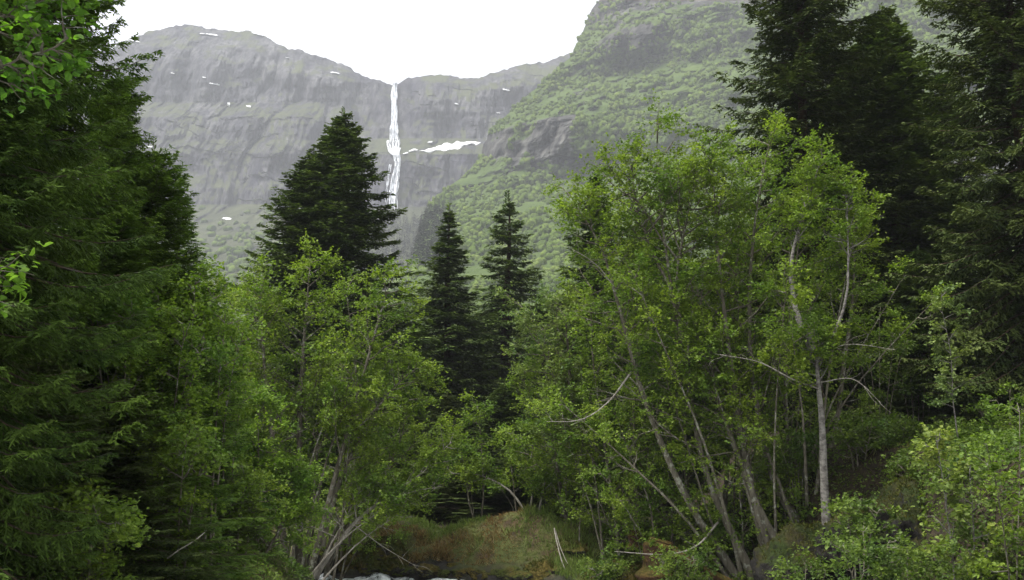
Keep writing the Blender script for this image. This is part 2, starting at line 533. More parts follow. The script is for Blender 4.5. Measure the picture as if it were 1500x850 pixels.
stream = link('stream', mkmesh('stream', np.stack([SX, SY, SZ], -1), grid_quads(len(ss), 90), [M['stream']], smooth=True))
tag(stream, kind='structure')

# ------------------------------------------------------------------ the head wall with the waterfall
MPX = np.linspace(-700, 1250, 860)
RIDGE = np.array([(-700, 260), (-300, 190), (0, 120), (100, 92), (185, 62), (215, 49), (245, 41), (270, 35), (300, 39), (330, 43), (365, 47), (385, 52), (410, 66), (440, 76), (480, 87), (510, 98),
                  (530, 108), (550, 117), (565, 121), (578, 123), (592, 118), (615, 113), (640, 110), (665, 112), (700, 113), (740, 101), (785, 91), (830, 80), (880, 60), (960, 40), (1250, 10)], float)
NV = 460


def mtn_depth(px, py):
    t1 = [(-60, 2420), (40, 2260), (70, 2170), (105, 2120), (150, 2085), (172, 1985), (205, 1950), (225, 1900), (300, 1850), (330, 1680), (440, 1000), (700, 300)]
    t2 = [(-60, 2500), (90, 2180), (122, 2080), (203, 1985), (226, 1860), (303, 1790), (325, 1660), (440, 1000), (700, 300)]
    a = np.interp(py, *np.array(t1).T); b = np.interp(py, *np.array(t2).T)
    w = sstep(430, 545, px)
    return a * (1 - w) + b * w


tt = np.linspace(0, 1, NV) ** .85
rj = np.interp(MPX, RIDGE[:, 0], RIDGE[:, 1]) + 2.4 * fbm(MPX * .05, 0., 0., 5, 51, .65)
PXg = np.repeat(MPX[:, None], NV, 1)
PYg = 640 + (rj[:, None] - 640) * tt[None]
Dg = mtn_depth(PXg, PYg)
P0 = at(PXg, PYg, Dg)
hi = sstep(200, 330, P0[..., 2])
nz = (75 * fbm(P0[..., 0] * .0035, P0[..., 2] * .0012, 0., 3, 60) + 34 * (1 - 2 * np.abs(fbm(P0[..., 0] * .011, P0[..., 2] * .0035, 4., 4, 63)))
      + 14 * fbm(P0[..., 0] * .006, P0[..., 2] * .016, 8., 4, 66) + 11 * (1 - 2 * np.abs(fbm(P0[..., 0] * .03, P0[..., 2] * .008, 11., 4, 67))))
zt_ = P0[..., 2] + 70 * fbm(P0[..., 0] * .005, P0[..., 1] * .004, P0[..., 2] * .006, 5, 71, .6) + .12 * P0[..., 0]
saw = (zt_ / 58.0) % 1.0
rough = sstep(-.3, .3, fbm(P0[..., 0] * .005, P0[..., 2] * .006, 5., 3, 73))
nz = nz + 10 * (saw ** 1.5 - .4) * rough * (.3 + .7 * sstep(-.2, .5, fbm(P0[..., 0] * .02, P0[..., 2] * .02, 9., 3, 79))) + 7 * (1 - 2 * np.abs(fbm(P0[..., 0] * .075, P0[..., 2] * .018, 14., 4, 75))) * rough
edge = 1 - sstep(.93, 1, tt)[None] * .8
fallw = 1 - .75 * np.exp(-((PXg - 580) / 26) ** 2)
Dm = Dg + nz * (0.25 + .75 * hi) * edge * fallw
MG = at(PXg, PYg, Dm)
back = MG[:, -1:].repeat(6, 1).copy()
for i in range(6):
    back[:, i, 1] += (i + 1) * 260; back[:, i, 2] -= 12 + ((i + 1) ** 1.3) * 75
MGf = np.concatenate([MG, back], 1)
mountain = link('mountain', mkmesh('mountain', MGf, grid_quads(len(MPX), NV + 6), [M['mountain']], smooth=False))
tag(mountain, kind='structure')


def on_mtn(px, py, pull=0.0):
    """point of the head wall at photo pixel, moved `pull` metres out of the wall"""
    px = np.asarray(px, float); py = np.asarray(py, float)
    u = np.clip((px - MPX[0]) / (MPX[1] - MPX[0]), 0, len(MPX) - 1.001); i = u.astype(int); fu = u - i
    r = rj[i] * (1 - fu) + rj[i + 1] * fu
    t = np.clip((py - 640) / (r - 640), 0, 1) ** (1 / .85) * (NV - 1)
    t = np.clip(t, 0, NV - 1.001); j = t.astype(int); fv = t - j
    D = (Dm[i, j] * (1 - fu) * (1 - fv) + Dm[i + 1, j] * fu * (1 - fv) + Dm[i, j + 1] * (1 - fu) * fv + Dm[i + 1, j + 1] * fu * fv)
    return at(px, py, D - pull)


# waterfall: strands of water pouring down the wall
wf_c = np.array([(121, 578), (150, 577), (185, 577), (200, 577), (212, 578), (222, 578), (228, 581), (240, 583), (258, 580), (280, 577), (308, 577)], float)
wf_w = np.array([(121, 5), (150, 4.2), (178, 5.2), (195, 7), (212, 10), (220, 8), (227, 4.5), (240, 4), (260, 5.5), (285, 7), (308, 7.5)], float)
base = on_mtn(577, 308)
falls = thing('waterfall', base, 'tall white waterfall dropping in two leaps down the grey cliff', 'waterfall')


def strands(name, y0, y1, n, seed, wmul=1.0, sw=2.2, shift=0.0):
    rng = np.random.default_rng(seed); g = Geo()
    for s in range(n):
        a = y0 + (y1 - y0) * (rng.random() * .55 if s > n // 3 else 0); b = a + (y1 - a) * (rng.uniform(.5, 1) if s > n // 3 else 1)
        py = np.linspace(a, b, 60)
        off = rng.uniform(-1, 1)
        c = np.interp(py, *wf_c.T) + shift + off * np.interp(py, *wf_w.T) * wmul * .78 + 1.1 * vnoise(py * .12, s * 3.1, 0., seed)
        wid = sw * rng.uniform(.5, 1.2) * np.clip(.55 + .6 * vnoise(py * .16, s * 7.7, 1., seed + 3), .12, 2) * sstep(0, .06, (py - a) / (b - a)) ** .5 * np.clip((b - py) / (b - a) * 8, .15, 1)
        cc = np.linspace(-1, 1, 5)
        px = c[:, None] + wid[:, None] * cc
        pull = (10 + 9 * rng.random()) + 3.5 * (1 - cc ** 2)[None] + 0 * px
        V = on_mtn(px, py[:, None] + 0 * px, pull) - base
        g.add(V, grid_quads(60, 5))
    v, q, _ = g.arrays()
    return link(name, mkmesh(name, v, q, [M['falls']], smooth=True), falls)


strands('upper_fall', 120, 212, 30, 5, 1.05, 1.35)
strands('ledge_cascade', 205, 230, 30, 6, 1.3, 1.1)
strands('lower_fall', 222, 308, 32, 7, 1.1, 1.3)
strands('side_fall', 240, 300, 3, 8, .3, .8, -11)


def snow_patch(pts, label, seed, group=None, wob=.35):
    """lens of old snow lying on the wall; pts = [(px, py, half height in px)...] along its length"""
    pts = np.array(pts, float)
    n = 46; t = np.linspace(0, 1, n); s = np.linspace(0, 1, len(pts))
    px = np.interp(t, s, pts[:, 0]); py = np.interp(t, s, pts[:, 1]); hh = np.interp(t, s, pts[:, 2])
    L = abs(pts[-1, 0] - pts[0, 0])
    env = np.clip(np.minimum(t, 1 - t) * 6, 0, 1) ** .5
    top = hh * env * (1 + wob * 1.6 * fbm(t * L * .12, 0., 0., 3, seed)); bot = hh * env * (1 + wob * 1.6 * fbm(t * L * .12, 5., 0., 3, seed))
    top = np.maximum(top, .05); bot = np.maximum(bot, .05)
    c = np.linspace(-1, 1, 9)
    PY = py[:, None] + np.where(c < 0, top[:, None] * c, bot[:, None] * c)
    PX = px[:, None] + 0 * PY
    V = on_mtn(PX, PY, 15 * (1 - c ** 2)[None] * env[:, None] - 4)
    b = V.reshape(-1, 3).mean(0)
    o = link('snow_patch', mkmesh('snow_patch', V - b, grid_quads(n, 9), [M['snow']], smooth=True), None, b)
    return tag(o, label, 'snow', group or 'old snow lying on the mountain')


snow_patch([(612, 221, 1.2), (632, 221, 3.2), (650, 217, 5.2), (668, 213, 5.2), (690, 210, 3.8), (705, 209, 3.4)], 'long bright snow patch on the ledge right of the waterfall', 1)
snow_patch([(598, 222, 1), (606, 220, 2), (612, 220, 1.2)], 'short snow scrap between the waterfall and the long snow patch', 2)
snow_patch([(590, 226, .7), (598, 224, 1.4)], 'tiny snow scrap touching the foot of the upper waterfall', 22)
snow_patch([(626, 209, .8), (634, 208, 1.2)], 'small snow fleck just above the long ledge snow patch', 3)
snow_patch([(333, 150, 3.2), (337, 153, 4)], 'small roundish snow fleck high in the left mountain face', 4, wob=.6)
snow_patch([(325, 320, 1.5), (339, 321, 1.6)], 'small flat snow fleck low on the left mountain face', 5)
snow_patch([(321, 415, 2), (334, 416, 3)], 'snow fleck at the mountain foot just above the light green tree tops', 6)
snow_patch([(212, 216, 1), (224, 215, 1)], 'thin snow streak low beside the left spruces', 7)
snow_patch([(186, 58, 2), (206, 62, 1.6)], 'snow streak on the ridge beside the left spruces', 8)
snow_patch([(292, 49, 1.6), (320, 52, 1.8)], 'long thin snow streak under the rounded summit', 9)
snow_patch([(368, 48, 1), (386, 52, 1.6)], 'thin snow streak on the shoulder right of the summit', 10)
snow_patch([(306, 122, 1.2), (322, 125, 1.2)], 'thin snow streak in the upper left face', 11)
snow_patch([(360, 155, 1.4), (368, 157, 1.4)], 'short snow fleck right of the roundish one', 12)
snow_patch([(484, 106, 1.2), (498, 108, 1.4)], 'thin snow streak under the ridge left of the waterfall', 13)
snow_patch([(736, 131, 1.2), (747, 133, 1.2)], 'snow fleck near the ridge beside the wooded spur', 14)
snow_patch([(666, 152, .9), (672, 153, 1)], 'faint snow speck in the middle of the right cliff', 15)
snow_patch([(727, 165, 1.1), (733, 166, 1)], 'snow speck where the cliff meets the wooded spur', 16)
for a, b in ((418, 84), (250, 107), (296, 113)):
    snow_patch([(a, b, .7), (a + 6, b + 1, .7)], 'faint snow speck high on the left mountain face', a, 'faint snow specks on the upper left face')

# ------------------------------------------------------------------ wooded spur on the right
SIL = np.array([(-150, 935), (-40, 890), (0, 879), (12, 869), (30, 860), (50, 851), (80, 838), (95, 822), (130, 785), (165, 745), (190, 718), (230, 703), (255, 682), (280, 648), (310, 622), (380, 604), (450, 590), (580, 560)], float)
DSIL = np.array([(-150, 1550), (80, 1380), (178, 1260), (258, 1215), (310, 1020), (450, 620), (580, 320)], float)
DRGT = np.array([(-150, 980), (80, 700), (255, 470), (450, 250), (580, 130)], float)
NU2, NV2 = 300, 260
pyv = np.linspace(580, -150, NV2)
uu = np.linspace(0, 1, NU2)
sx = np.interp(pyv, SIL[:, 0], SIL[:, 1]) + 1.6 * fbm(pyv * .07, 0., 0., 3, 81)
PX2 = sx[None] + (2100 - sx[None]) * uu[:, None] ** 1.15
PY2 = np.repeat(pyv[None], NU2, 0)
ds = np.interp(pyv, DSIL[:, 0], DSIL[:, 1]); dr = np.interp(pyv, DRGT[:, 0], DRGT[:, 1])
D2 = ds[None] * (1 - uu[:, None]) ** 1.3 + dr[None] * (1 - (1 - uu[:, None]) ** 1.3)
Q0 = at(PX2, PY2, D2)
nn = 55 * fbm(Q0[..., 0] * .006, Q0[..., 1] * .004, Q0[..., 2] * .006, 4, 85) + 26 * fbm(Q0[..., 0] * .004, Q0[..., 1] * .004, Q0[..., 2] * .022, 4, 88)
ew = sstep(0, .05, uu)[:, None]
D2 = D2 + nn * ew * sstep(560, 400, PY2) * np.clip(D2 / 900, .3, 1.2)
Hq = at(PX2, PY2, D2)
D2 = D2 + (18 * (1 - 2 * np.abs(fbm(Hq[..., 0] * .03, Hq[..., 1] * .02, Hq[..., 2] * .012, 4, 101)))) * ew * np.clip(D2 / 1000 - .3, 0, 1)
HG = at(PX2, PY2, D2)
wrap = HG[:1].repeat(7, 0).copy()
for i in range(7):
    k = 7 - i
    wrap[i, :, 1] += 60 * k ** 1.4; wrap[i, :, 0] += 12 * k ** 1.3; wrap[i, :, 2] -= 2.5 * k ** 1.8
HGf = np.concatenate([wrap, HG], 0)
_c = fbm(HG[..., 0] * .008, HG[..., 1] * .008, HG[..., 2] * .012, 3, 99)
_b = sstep(172, 185, PY2 - (PX2 - 800) * -.06 + 14 * _c) * (1 - sstep(250, 268, PY2 + 22 * _c)) * (1 - sstep(880, 960, PX2 + 60 * _c)) * sstep(-.45, .05, fbm(HG[..., 0] * .02, HG[..., 1] * .015, HG[..., 2] * .008, 4, 202))
_t = (1 - sstep(20, 120, PY2 + 60 * _c)) * (1 - sstep(900, 1020, PX2 + 60 * _c))
_m = sstep(.5, .75, fbm(HG[..., 0] * .006, HG[..., 1] * .006, HG[..., 2] * .016, 4, 199)) * (PY2 < 300)
BARE = np.clip(np.maximum(np.maximum(_b, _t * .8), _m * .9), 0, 1)
bare_v = np.concatenate([np.repeat(BARE[:1], 7, 0), BARE], 0).ravel()
hillside = link('hillside', mkmesh('hillside', HGf, grid_quads(NU2 + 7, NV2), [M['hillside']], smooth=False, attrs={'bare': bare_v}))
tag(hillside, kind='structure')


def crown_variants(n, nt_, np_, flecks, seed):
    """small far crowns: a lumpy closed body with ragged leaf sprays on it; returns (verts, quads)"""
    rng = np.random.default_rng(seed); out = []
    for k in range(n):
        th = np.linspace(.02, np.pi - .02, nt_); ph = np.linspace(0, 2 * np.pi, np_ + 1)
        T, P_ = np.meshgrid(th, ph, indexing='ij')
        d = np.stack([np.sin(T) * np.cos(P_), np.sin(T) * np.sin(P_), np.cos(T)], -1)
        r = .85 + .32 * fbm(d[..., 0] * 1.4 + k * 9, d[..., 1] * 1.4, d[..., 2] * 1.4, 4, seed + k)
        r[:, -1] = r[:, 0]
        g = Geo(); V = d * r[..., None] * np.array([.95, .95, .8]); V[..., 2] += .5
        g.add(V, grid_quads(nt_, np_ + 1))
        if flecks:
            ii_ = rng.integers(1, nt_ - 1, flecks); jj_ = rng.integers(0, np_, flecks)
            dd_ = d[ii_, jj_]; pos = V[ii_, jj_] + dd_ * rng.uniform(-.08, .06, flecks)[:, None] + rng.normal(0, .05, (flecks, 3))
            n_ = unit(dd_ + rng.normal(0, .3, (flecks, 3)) + np.array([0, 0, .3]))
            ax = unit(np.cross(n_, rng.normal(0, 1, (flecks, 3)))); L = rng.uniform(.12, .26, flecks) * (2.0 if flecks < 60 else 1)
            blades(g, pos - ax * L[:, None] * .5, ax, n_, L, L * rng.uniform(.7, 1.0, flecks))
        v, q, _ = g.arrays()
        out.append((v, q))
    return out


def scatter_crowns(g, pts, size, variants, rng, tall=1.0):
    for p, s in zip(pts, size):
        v, q = variants[rng.integers(len(variants))]; a = rng.uniform(0, 6.283); c, sn = math.cos(a), math.sin(a)
        w = np.stack([v[:, 0] * c - v[:, 1] * sn, v[:, 0] * sn + v[:, 1] * c, v[:, 2] * tall], 1) * s + p - np.array([0, 0, .12 * s])
        g.add(w, q)


rng = np.random.default_rng(11)
var = crown_variants(14, 8, 10, 20, 3)
# woods on the spur: everywhere the ground is not a bare cliff
nrm = np.cross(np.gradient(HG, axis=0), np.gradient(HG, axis=1)); nrm = unit(nrm); slope = np.abs(nrm[..., 2])
N = 38000
iu = rng.uniform(0, 1, N) ** 1.0 * (NU2 - 2); iv = rng.uniform(0, 1, N) ** .85 * (NV2 - 2)
ii = iu.astype(int); jj = iv.astype(int); fu = (iu - ii)[:, None]; fv = (iv - jj)[:, None]
pts = HG[ii, jj] * (1 - fu) * (1 - fv) + HG[ii + 1, jj] * fu * (1 - fv) + HG[ii, jj + 1] * (1 - fu) * fv + HG[ii + 1, jj + 1] * fu * fv
dd = D2[ii, jj]; ppx = PX2[ii, jj]; ppy = PY2[ii, jj]
cl = fbm(pts[:, 0] * .008, pts[:, 1] * .008, pts[:, 2] * .012, 3, 99)
keep = (rng.random(N) > 1.05 * BARE[ii, jj]) & (fbm(pts[:, 0] * .02, pts[:, 1] * .02, pts[:, 2] * .03, 3, 301) < .45)
keep &= ~((ppx < 655) & (ppy > 308) & (ppy < 395))
keep &= rng.random(N) < np.clip((dd / 750) ** 1.2, .3, 1)
near = keep & (dd < 640) & (ppx < 960) & (ppy > 300) & (ppx > 600)
g = Geo()
ids = np.where(near)[0]
ids = ids[np.argsort(dd[ids])][:220]
near = np.zeros_like(keep); near[ids] = True
far_ = keep & ~near
scatter_crowns(g, pts[far_], 1.5 + 3.0 * rng.random(far_.sum()) ** 1.6 * (1 + .3 * cl[far_]), var, rng, 1.2)
# scrub and birch at the foot of the head wall
cf = np.where(far_ & (ppy > 260))[0]; cf = rng.choice(cf, 260, replace=False)
gc = Geo()
for p in pts[cf]:
    h = rng.uniform(7, 14); rr = h * rng.uniform(.15, .2); k = 50
    zz = rng.random(k) ** 1.2; a = rng.uniform(0, 6.28, k); rad = rr * (1 - zz) * rng.uniform(.5, 1, k)
    out_ = np.stack([np.cos(a), np.sin(a), np.full(k, -.25)], 1)
    pos = p + np.stack([np.zeros(k), np.zeros(k), zz * h], 1) + out_ * rad[:, None] * .2
    blades(gc, pos, out_, np.stack([np.cos(a) * .6, np.sin(a) * .6, np.ones(k)], 1), rad + .35, rad * .8 + .4)
v, q, _ = gc.arrays()
o = link('far_conifers', mkmesh('far_conifers', v, q, [M['hillspruce']]))
tag(o, 'dark conifers sprinkled through the birch wood of the hazy slope', 'woods', kind='stuff')
N2 = 4200
px_ = rng.uniform(-300, 760, N2); py_ = rng.uniform(285, 520, N2)
kp = rng.random(N2) < sstep(290, 400, py_ + 45 * fbm(px_ * .03, py_ * .03, 0., 3, 7))
kp &= ~((px_ > 520) & (px_ < 700) & (py_ > 300) & (py_ < 405))
mp = on_mtn(px_[kp], py_[kp])
scatter_crowns(g, mp, rng.uniform(4, 9, kp.sum()), var, rng, 1.0)
v, q, _ = g.arrays()
o = link('hillside_woods', mkmesh('hillside_woods', v, q, [M['hill']], smooth=True))
tag(o, 'pale green birch wood covering the hazy slopes under the cliffs', 'woods', kind='stuff')

# birches one can tell apart on the lower slope
vb = [mkmesh('hillside_birch', x, q_, [M['hill']], smooth=True) for x, q_ in crown_variants(8, 18, 24, 380, 21)]
for n_, k in enumerate(ids):
    o = link('hillside_birch', vb[n_ % 8], None, tuple(pts[k]))
    s = rng.uniform(3.2, 6.0); o.scale = (s, s, s * 1.15); o.rotation_euler.z = rng.uniform(0, 6.28)
    tag(o, 'rounded pale green birch on the hazy lower slope behind the two slim spruces', 'tree', 'birches on the lower hillside')

# dark plantation below the foot of the falls
g = Geo()
n3 = 1100
px_ = rng.uniform(520, 700, n3); py_ = rng.uniform(318, 402, n3)
mp = on_mtn(px_, py_)
toe = np.where((ppx < 662) & (ppy > 308) & (ppy < 398) & (ppx < 662 - (ppy - 308) * .1))[0]
for p in np.concatenate([mp, pts[toe[:420]]]):
    h = rng.uniform(13, 23); rr = h * rng.uniform(.15, .2); k = 44
    zz = rng.random(k) ** 1.2; a = rng.uniform(0, 6.28, k); rad = rr * (1 - zz) * rng.uniform(.5, 1, k)
    out_ = np.stack([np.cos(a), np.sin(a), np.full(k, -.25)], 1)
    pos = p + np.stack([np.zeros(k), np.zeros(k), zz * h], 1) + out_ * rad[:, None] * .2
    blades(g, pos, out_, np.stack([np.cos(a) * .6, np.sin(a) * .6, np.ones(k)], 1), rad + .35, rad * .8 + .4)
v, q, _ = g.arrays()
o = link('spruce_plantation', mkmesh('spruce_plantation', v, q, [M['hillspruce']]))
tag(o, 'dark hazy block of spruce plantation at the foot of the waterfall', 'woods', kind='stuff')


# ------------------------------------------------------------------ spruces
def spruce_mesh(name, H, R, seed, whorl=.38, per=6, shape=.85, droop=.5, tw_sp=.12, sub=4, tw_len=.62, nw=.05, sl=.16, needles='needles', clear=.03, asym=.25, gap=.0, hang=.45):
    rng = np.random.default_rng(seed)
    zs = []
    z = H * clear + .3
    while z < H * .965:
        f = z / H
        n = per if f < .8 else max(4, per - 1)
        for a in np.arange(n) * 2 * math.pi / n + rng.uniform(0, 6.28):
            if rng.random() > gap:
                zs.append((z + rng.uniform(-.4, .4) * whorl, a + rng.normal(0, .22)))
        z += whorl * rng.uniform(.8, 1.2) * (1 if f < .8 else .8)
    zs = np.array(zs); f = zs[:, 0] / H; n = len(zs)
    prof = (1 - f) ** shape * np.clip(.62 + f * 2.2, 0, 1)
    irr = 1 + asym * vnoise(np.cos(zs[:, 1]) * 1.3, np.sin(zs[:, 1]) * 1.3, f * 7, seed) + rng.normal(0, .13, n)
    L = np.maximum(R * prof * np.clip(irr, .45, 1.5), .12)
    m = 8; s = np.linspace(0, 1, m)
    e0 = np.radians(-12 + 52 * f ** 1.6) + rng.normal(0, .1, n)
    el = e0[:, None] - droop * (1.1 - f)[:, None] * np.sin(np.pi * np.clip(s * 1.15, 0, 1))[None] + (.28 * s ** 3)[None]
    st = (L / (m - 1))[:, None]
    azw = zs[:, 1][:, None] + np.cumsum(rng.normal(0, .07, (n, m)), 1)
    dx = np.cos(el) * np.cos(azw); dy = np.cos(el) * np.sin(azw); dz = np.sin(el)
    P = np.zeros((n, m, 3)); P[:, 0, 2] = zs[:, 0]
    for i in range(1, m):
        P[:, i] = P[:, i - 1] + np.stack([dx[:, i], dy[:, i], dz[:, i]], 1) * st
    wood = Geo()
    zt = np.linspace(-.3, H, 26)
    sway = np.stack([.05 * np.sin(zt * .5 + seed), .05 * np.cos(zt * .43 + seed), zt], 1)
    tr = .008 * H + .035
    tubes(wood, sway[None], np.maximum(tr * (1 - np.clip(zt / H, 0, 1)) ** .9 * 1.25, .006)[None], 10)
    tubes(wood, P, np.maximum((.010 + .011 * L)[:, None] * (1 - s)[None], .003), 3)
    # side twigs
    cnt = np.maximum((L / tw_sp * 2.2).astype(int), 9)
    idx = np.repeat(np.arange(n), cnt); k = len(idx)
    t = 1 - rng.random(k) ** .95 * .96
    pos, tan = sample(P, idx, t)
    sidev = unit(np.cross(tan, np.array([0, 0, 1.0]))) * np.where(rng.random(k) < .5, 1, -1)[:, None]
    fw = rng.uniform(.45, 1.0, k)[:, None]
    d = unit(tan * fw + sidev + np.array([0, 0, -1.0]) * (hang * rng.uniform(.0, 1.6, k) * (1.15 - f[idx]))[:, None])
    tl = np.clip((.42 * L[idx] * (1 - t) + .05 + .11 * np.minimum(1, L[idx])) * rng.uniform(.6, 1.25, k), .1, tw_len)
    TW = grow(rng, pos, d, tl, 4, lift=-.25 * hang, wob=.09)
    fol = Geo()
    tipa = np.clip(.5 * t + .5 * rng.random(k) - .45, 0, 1) * 1.1
    # foliage along the main branch axis tips
    upn = np.array([0, 0, 1.0])
    for i in range(3):
        a_, b_ = TW[:, i], TW[:, i + 1]
        dv = b_ - a_; ln = np.linalg.norm(dv, axis=1)
        blades(fol, a_ - dv * .25, dv, upn + rng.normal(0, .35, (k, 3)), ln * 1.5, np.full(k, nw), a=tipa * (i + 1) / 3)
    for j in range(sub):
        tj = np.clip((j + rng.random(k)) / sub, .03, .97)
        p2, t2 = sample(TW, np.arange(k), tj)
        s2 = unit(np.cross(t2, upn)) * (1 if j % 2 else -1)
        d2 = unit(t2 * rng.uniform(.6, 1.1, k)[:, None] + s2 + np.array([0, 0, -1.]) * (hang * rng.uniform(-.3, 1.2, k))[:, None])
        l2 = np.minimum(sl * rng.uniform(.6, 1.2, k) * (1.15 - .5 * tj), tl * .7)
        blades(fol, p2, d2, upn + rng.normal(0, .55, (k, 3)), l2, np.full(k, nw * .85), a=np.clip(tipa * 1.2, 0, 1))
    # leader
    lp = np.zeros((44, 3)); lp[:, 2] = H - np.linspace(.02, .075 * H, 44)
    aa = rng.uniform(0, 6.28, 44)
    blades(fol, lp, np.stack([np.cos(aa) * .6, np.sin(aa) * .6, np.ones(44)], 1), np.stack([-np.sin(aa), np.cos(aa), np.zeros(44)], 1) + .2, np.linspace(.14, .34, 44), np.full(44, nw))
    V, Q, A = fol.arrays()
    w, wq, _ = wood.arrays()
    return (mkmesh(name + '_trunk', w, wq, [M['bark_spruce']], smooth=True), mkmesh(name + '_crown', V, Q, [M[needles]], attrs={'tip': A}), H)


SPR = {
    'bushy': spruce_mesh('bushy', 16, 3.4, 7, whorl=.27, per=9, shape=.62, droop=.5, tw_sp=.075, sub=6, needles='needles_lit', asym=.4, nw=.042, sl=.15, hang=.6),
    'broad': spruce_mesh('broad', 22, 4.5, 1, whorl=.36, per=8, shape=.72, droop=.62, tw_sp=.105, sub=5, needles='needles', gap=.02, asym=.4, nw=.078, sl=.22),
    'slim': spruce_mesh('slim', 18, 2.7, 2, whorl=.36, per=8, shape=.95, droop=.75, tw_sp=.075, sub=5, needles='needles', gap=.12, asym=.3, hang=.9, nw=.055),
    'loose': spruce_mesh('loose', 18, 3.1, 3, whorl=.52, per=9, shape=.95, droop=.8, tw_sp=.08, sub=5, needles='needles', gap=.15, asym=.35, hang=1.1, nw=.055),
    'old': spruce_mesh('old', 26, 4.6, 4, whorl=.45, per=7, shape=.6, droop=.7, tw_sp=.10, sub=5, needles='needles_dark', gap=.08, asym=.45, hang=.8, nw=.06, sl=.2),
    'young': spruce_mesh('young', 12, 2.7, 5, whorl=.33, per=7, shape=.8, droop=.4, tw_sp=.085, sub=6, needles='needles_lit', asym=.35, nw=.04),
    'close': spruce_mesh('close', 15, 3.0, 6, whorl=.30, per=7, shape=.65, droop=.6, tw_sp=.06, sub=9, needles='needles_close', asym=.35, nw=.026, sl=.13, tw_len=.5, hang=.7),
}


def spruce(kind, px, py, D, label, half=None, at_py=None, group='spruces of the valley forest', rot=None, cat='spruce tree'):
    """apex at photo pixel (px, py), trunk at distance D; half = half width in pixels at pixel row at_py"""
    tr, cr, H = SPR[kind]
    ap = at(px, py, D)
    zb = float(gz(ap[0], ap[1])) - .05
    h = ap[2] - zb
    sz = h / H
    sxy = sz
    if half:
        z2 = at(px, at_py, D)[2]; f = np.clip((z2 - zb) / h, 0, .99)
        shp = {'broad': (.72, 4.5), 'slim': (.95, 2.7), 'loose': (.95, 3.1), 'old': (.6, 4.6), 'young': (.8, 2.7), 'close': (.65, 3.0), 'bushy': (.62, 3.4)}[kind]
        r = shp[1] * (1 - f) ** shp[0] * np.clip(.62 + f * 2.2, 0, 1)
        sxy = half / F * D / r / .88
    root = thing('spruce_tree', (ap[0], ap[1], zb), label, cat, group)
    root.scale = (sxy, sxy, sz)
    root.rotation_euler.z = rot if rot is not None else (px * .37 + D) % 6.28
    link('trunk', tr, root); link('crown', cr, root)
    return root


# central group
spruce('broad', 503, 158, 58, 'tallest dark spruce in the middle, left of the waterfall', 86, 380)
spruce('broad', 452, 222, 57.2, 'dark spruce with lower blunt top leaning on the tallest middle spruce', 68, 380)
spruce('slim', 658, 298, 68, 'slim spruce with narrow pointed crown right below the waterfall', 50, 450)
spruce('loose', 743, 280, 73, 'slim spruce with drooping tiered branches beside the narrower one', 56, 430)
spruce('slim', 873, 243, 50, 'spruce top poking out of the light green alders in the middle', 50, 400)
spruce('broad', 946, 318, 54, 'spruce half swallowed by alder crowns, just right of the poking top', 52, 430)
# right wall of spruces
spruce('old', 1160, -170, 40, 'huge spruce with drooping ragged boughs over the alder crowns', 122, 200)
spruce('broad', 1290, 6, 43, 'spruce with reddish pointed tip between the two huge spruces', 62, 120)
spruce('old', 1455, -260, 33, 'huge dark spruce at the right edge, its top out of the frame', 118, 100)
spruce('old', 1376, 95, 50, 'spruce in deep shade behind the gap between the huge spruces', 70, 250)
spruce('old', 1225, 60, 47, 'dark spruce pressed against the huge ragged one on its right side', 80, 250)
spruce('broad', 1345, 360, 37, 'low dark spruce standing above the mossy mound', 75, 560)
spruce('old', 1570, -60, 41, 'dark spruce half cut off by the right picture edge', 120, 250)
# dark backing spruces, added to darken the gaps between the alders
for i, (px, py, D, hw, lab) in enumerate([
    (612, 470, 66, 55, 'short dark spruce under the tall middle spruce'),
    (700, 462, 80, 60, 'short dark spruce filling the gap between the two slim ones'),
    (795, 430, 62, 55, 'dark spruce top left of the poking alder spruce'),
    (560, 440, 60, 60, 'dark spruce right below the tallest middle spruce'),
    (838, 420, 68, 60, 'shaded spruce behind the pale leaved alder'),
    (1010, 400, 50, 70, 'spruce hidden deep behind the tall alder crowns'),
    (1085, 330, 46, 75, 'dark spruce behind the upright alder stems'),
    (1180, 420, 42, 70, 'spruce in the shade behind the broken topped birch'),
    (905, 520, 52, 70, 'low spruce in the dark behind the leaning alder'),
    (740, 560, 52, 70, 'low dark spruce behind the arched bare branch'),
    (655, 575, 50, 60, 'low dark spruce behind the thin twin stems on the bank'),
    (560, 600, 46, 60, 'low dark spruce behind the leaning white stem'),
    (480, 520, 50, 70, 'dark spruce behind the fanning alder stems'),
    (400, 560, 46, 60, 'dark spruce behind the bright round bush'),
    (820, 610, 45, 60, 'low spruce in the dark right of the arched branch'),
    (1000, 600, 42, 70, 'low spruce behind the thick leaning alder trunk'),
    (600, 655, 42, 60, 'low dark spruce at the left end above the grassy bank'),
    (690, 640, 43, 60, 'low dark spruce standing straight behind the rusty strip'),
    (775, 645, 42.5, 60, 'low dark spruce standing behind the foot of the arched stem'),
    (860, 640, 42, 60, 'low dark spruce standing behind the bent birch')]):
    spruce('old' if i % 3 else 'broad', px, py, D, lab, hw, py + 130, 'shaded spruces behind the alders')
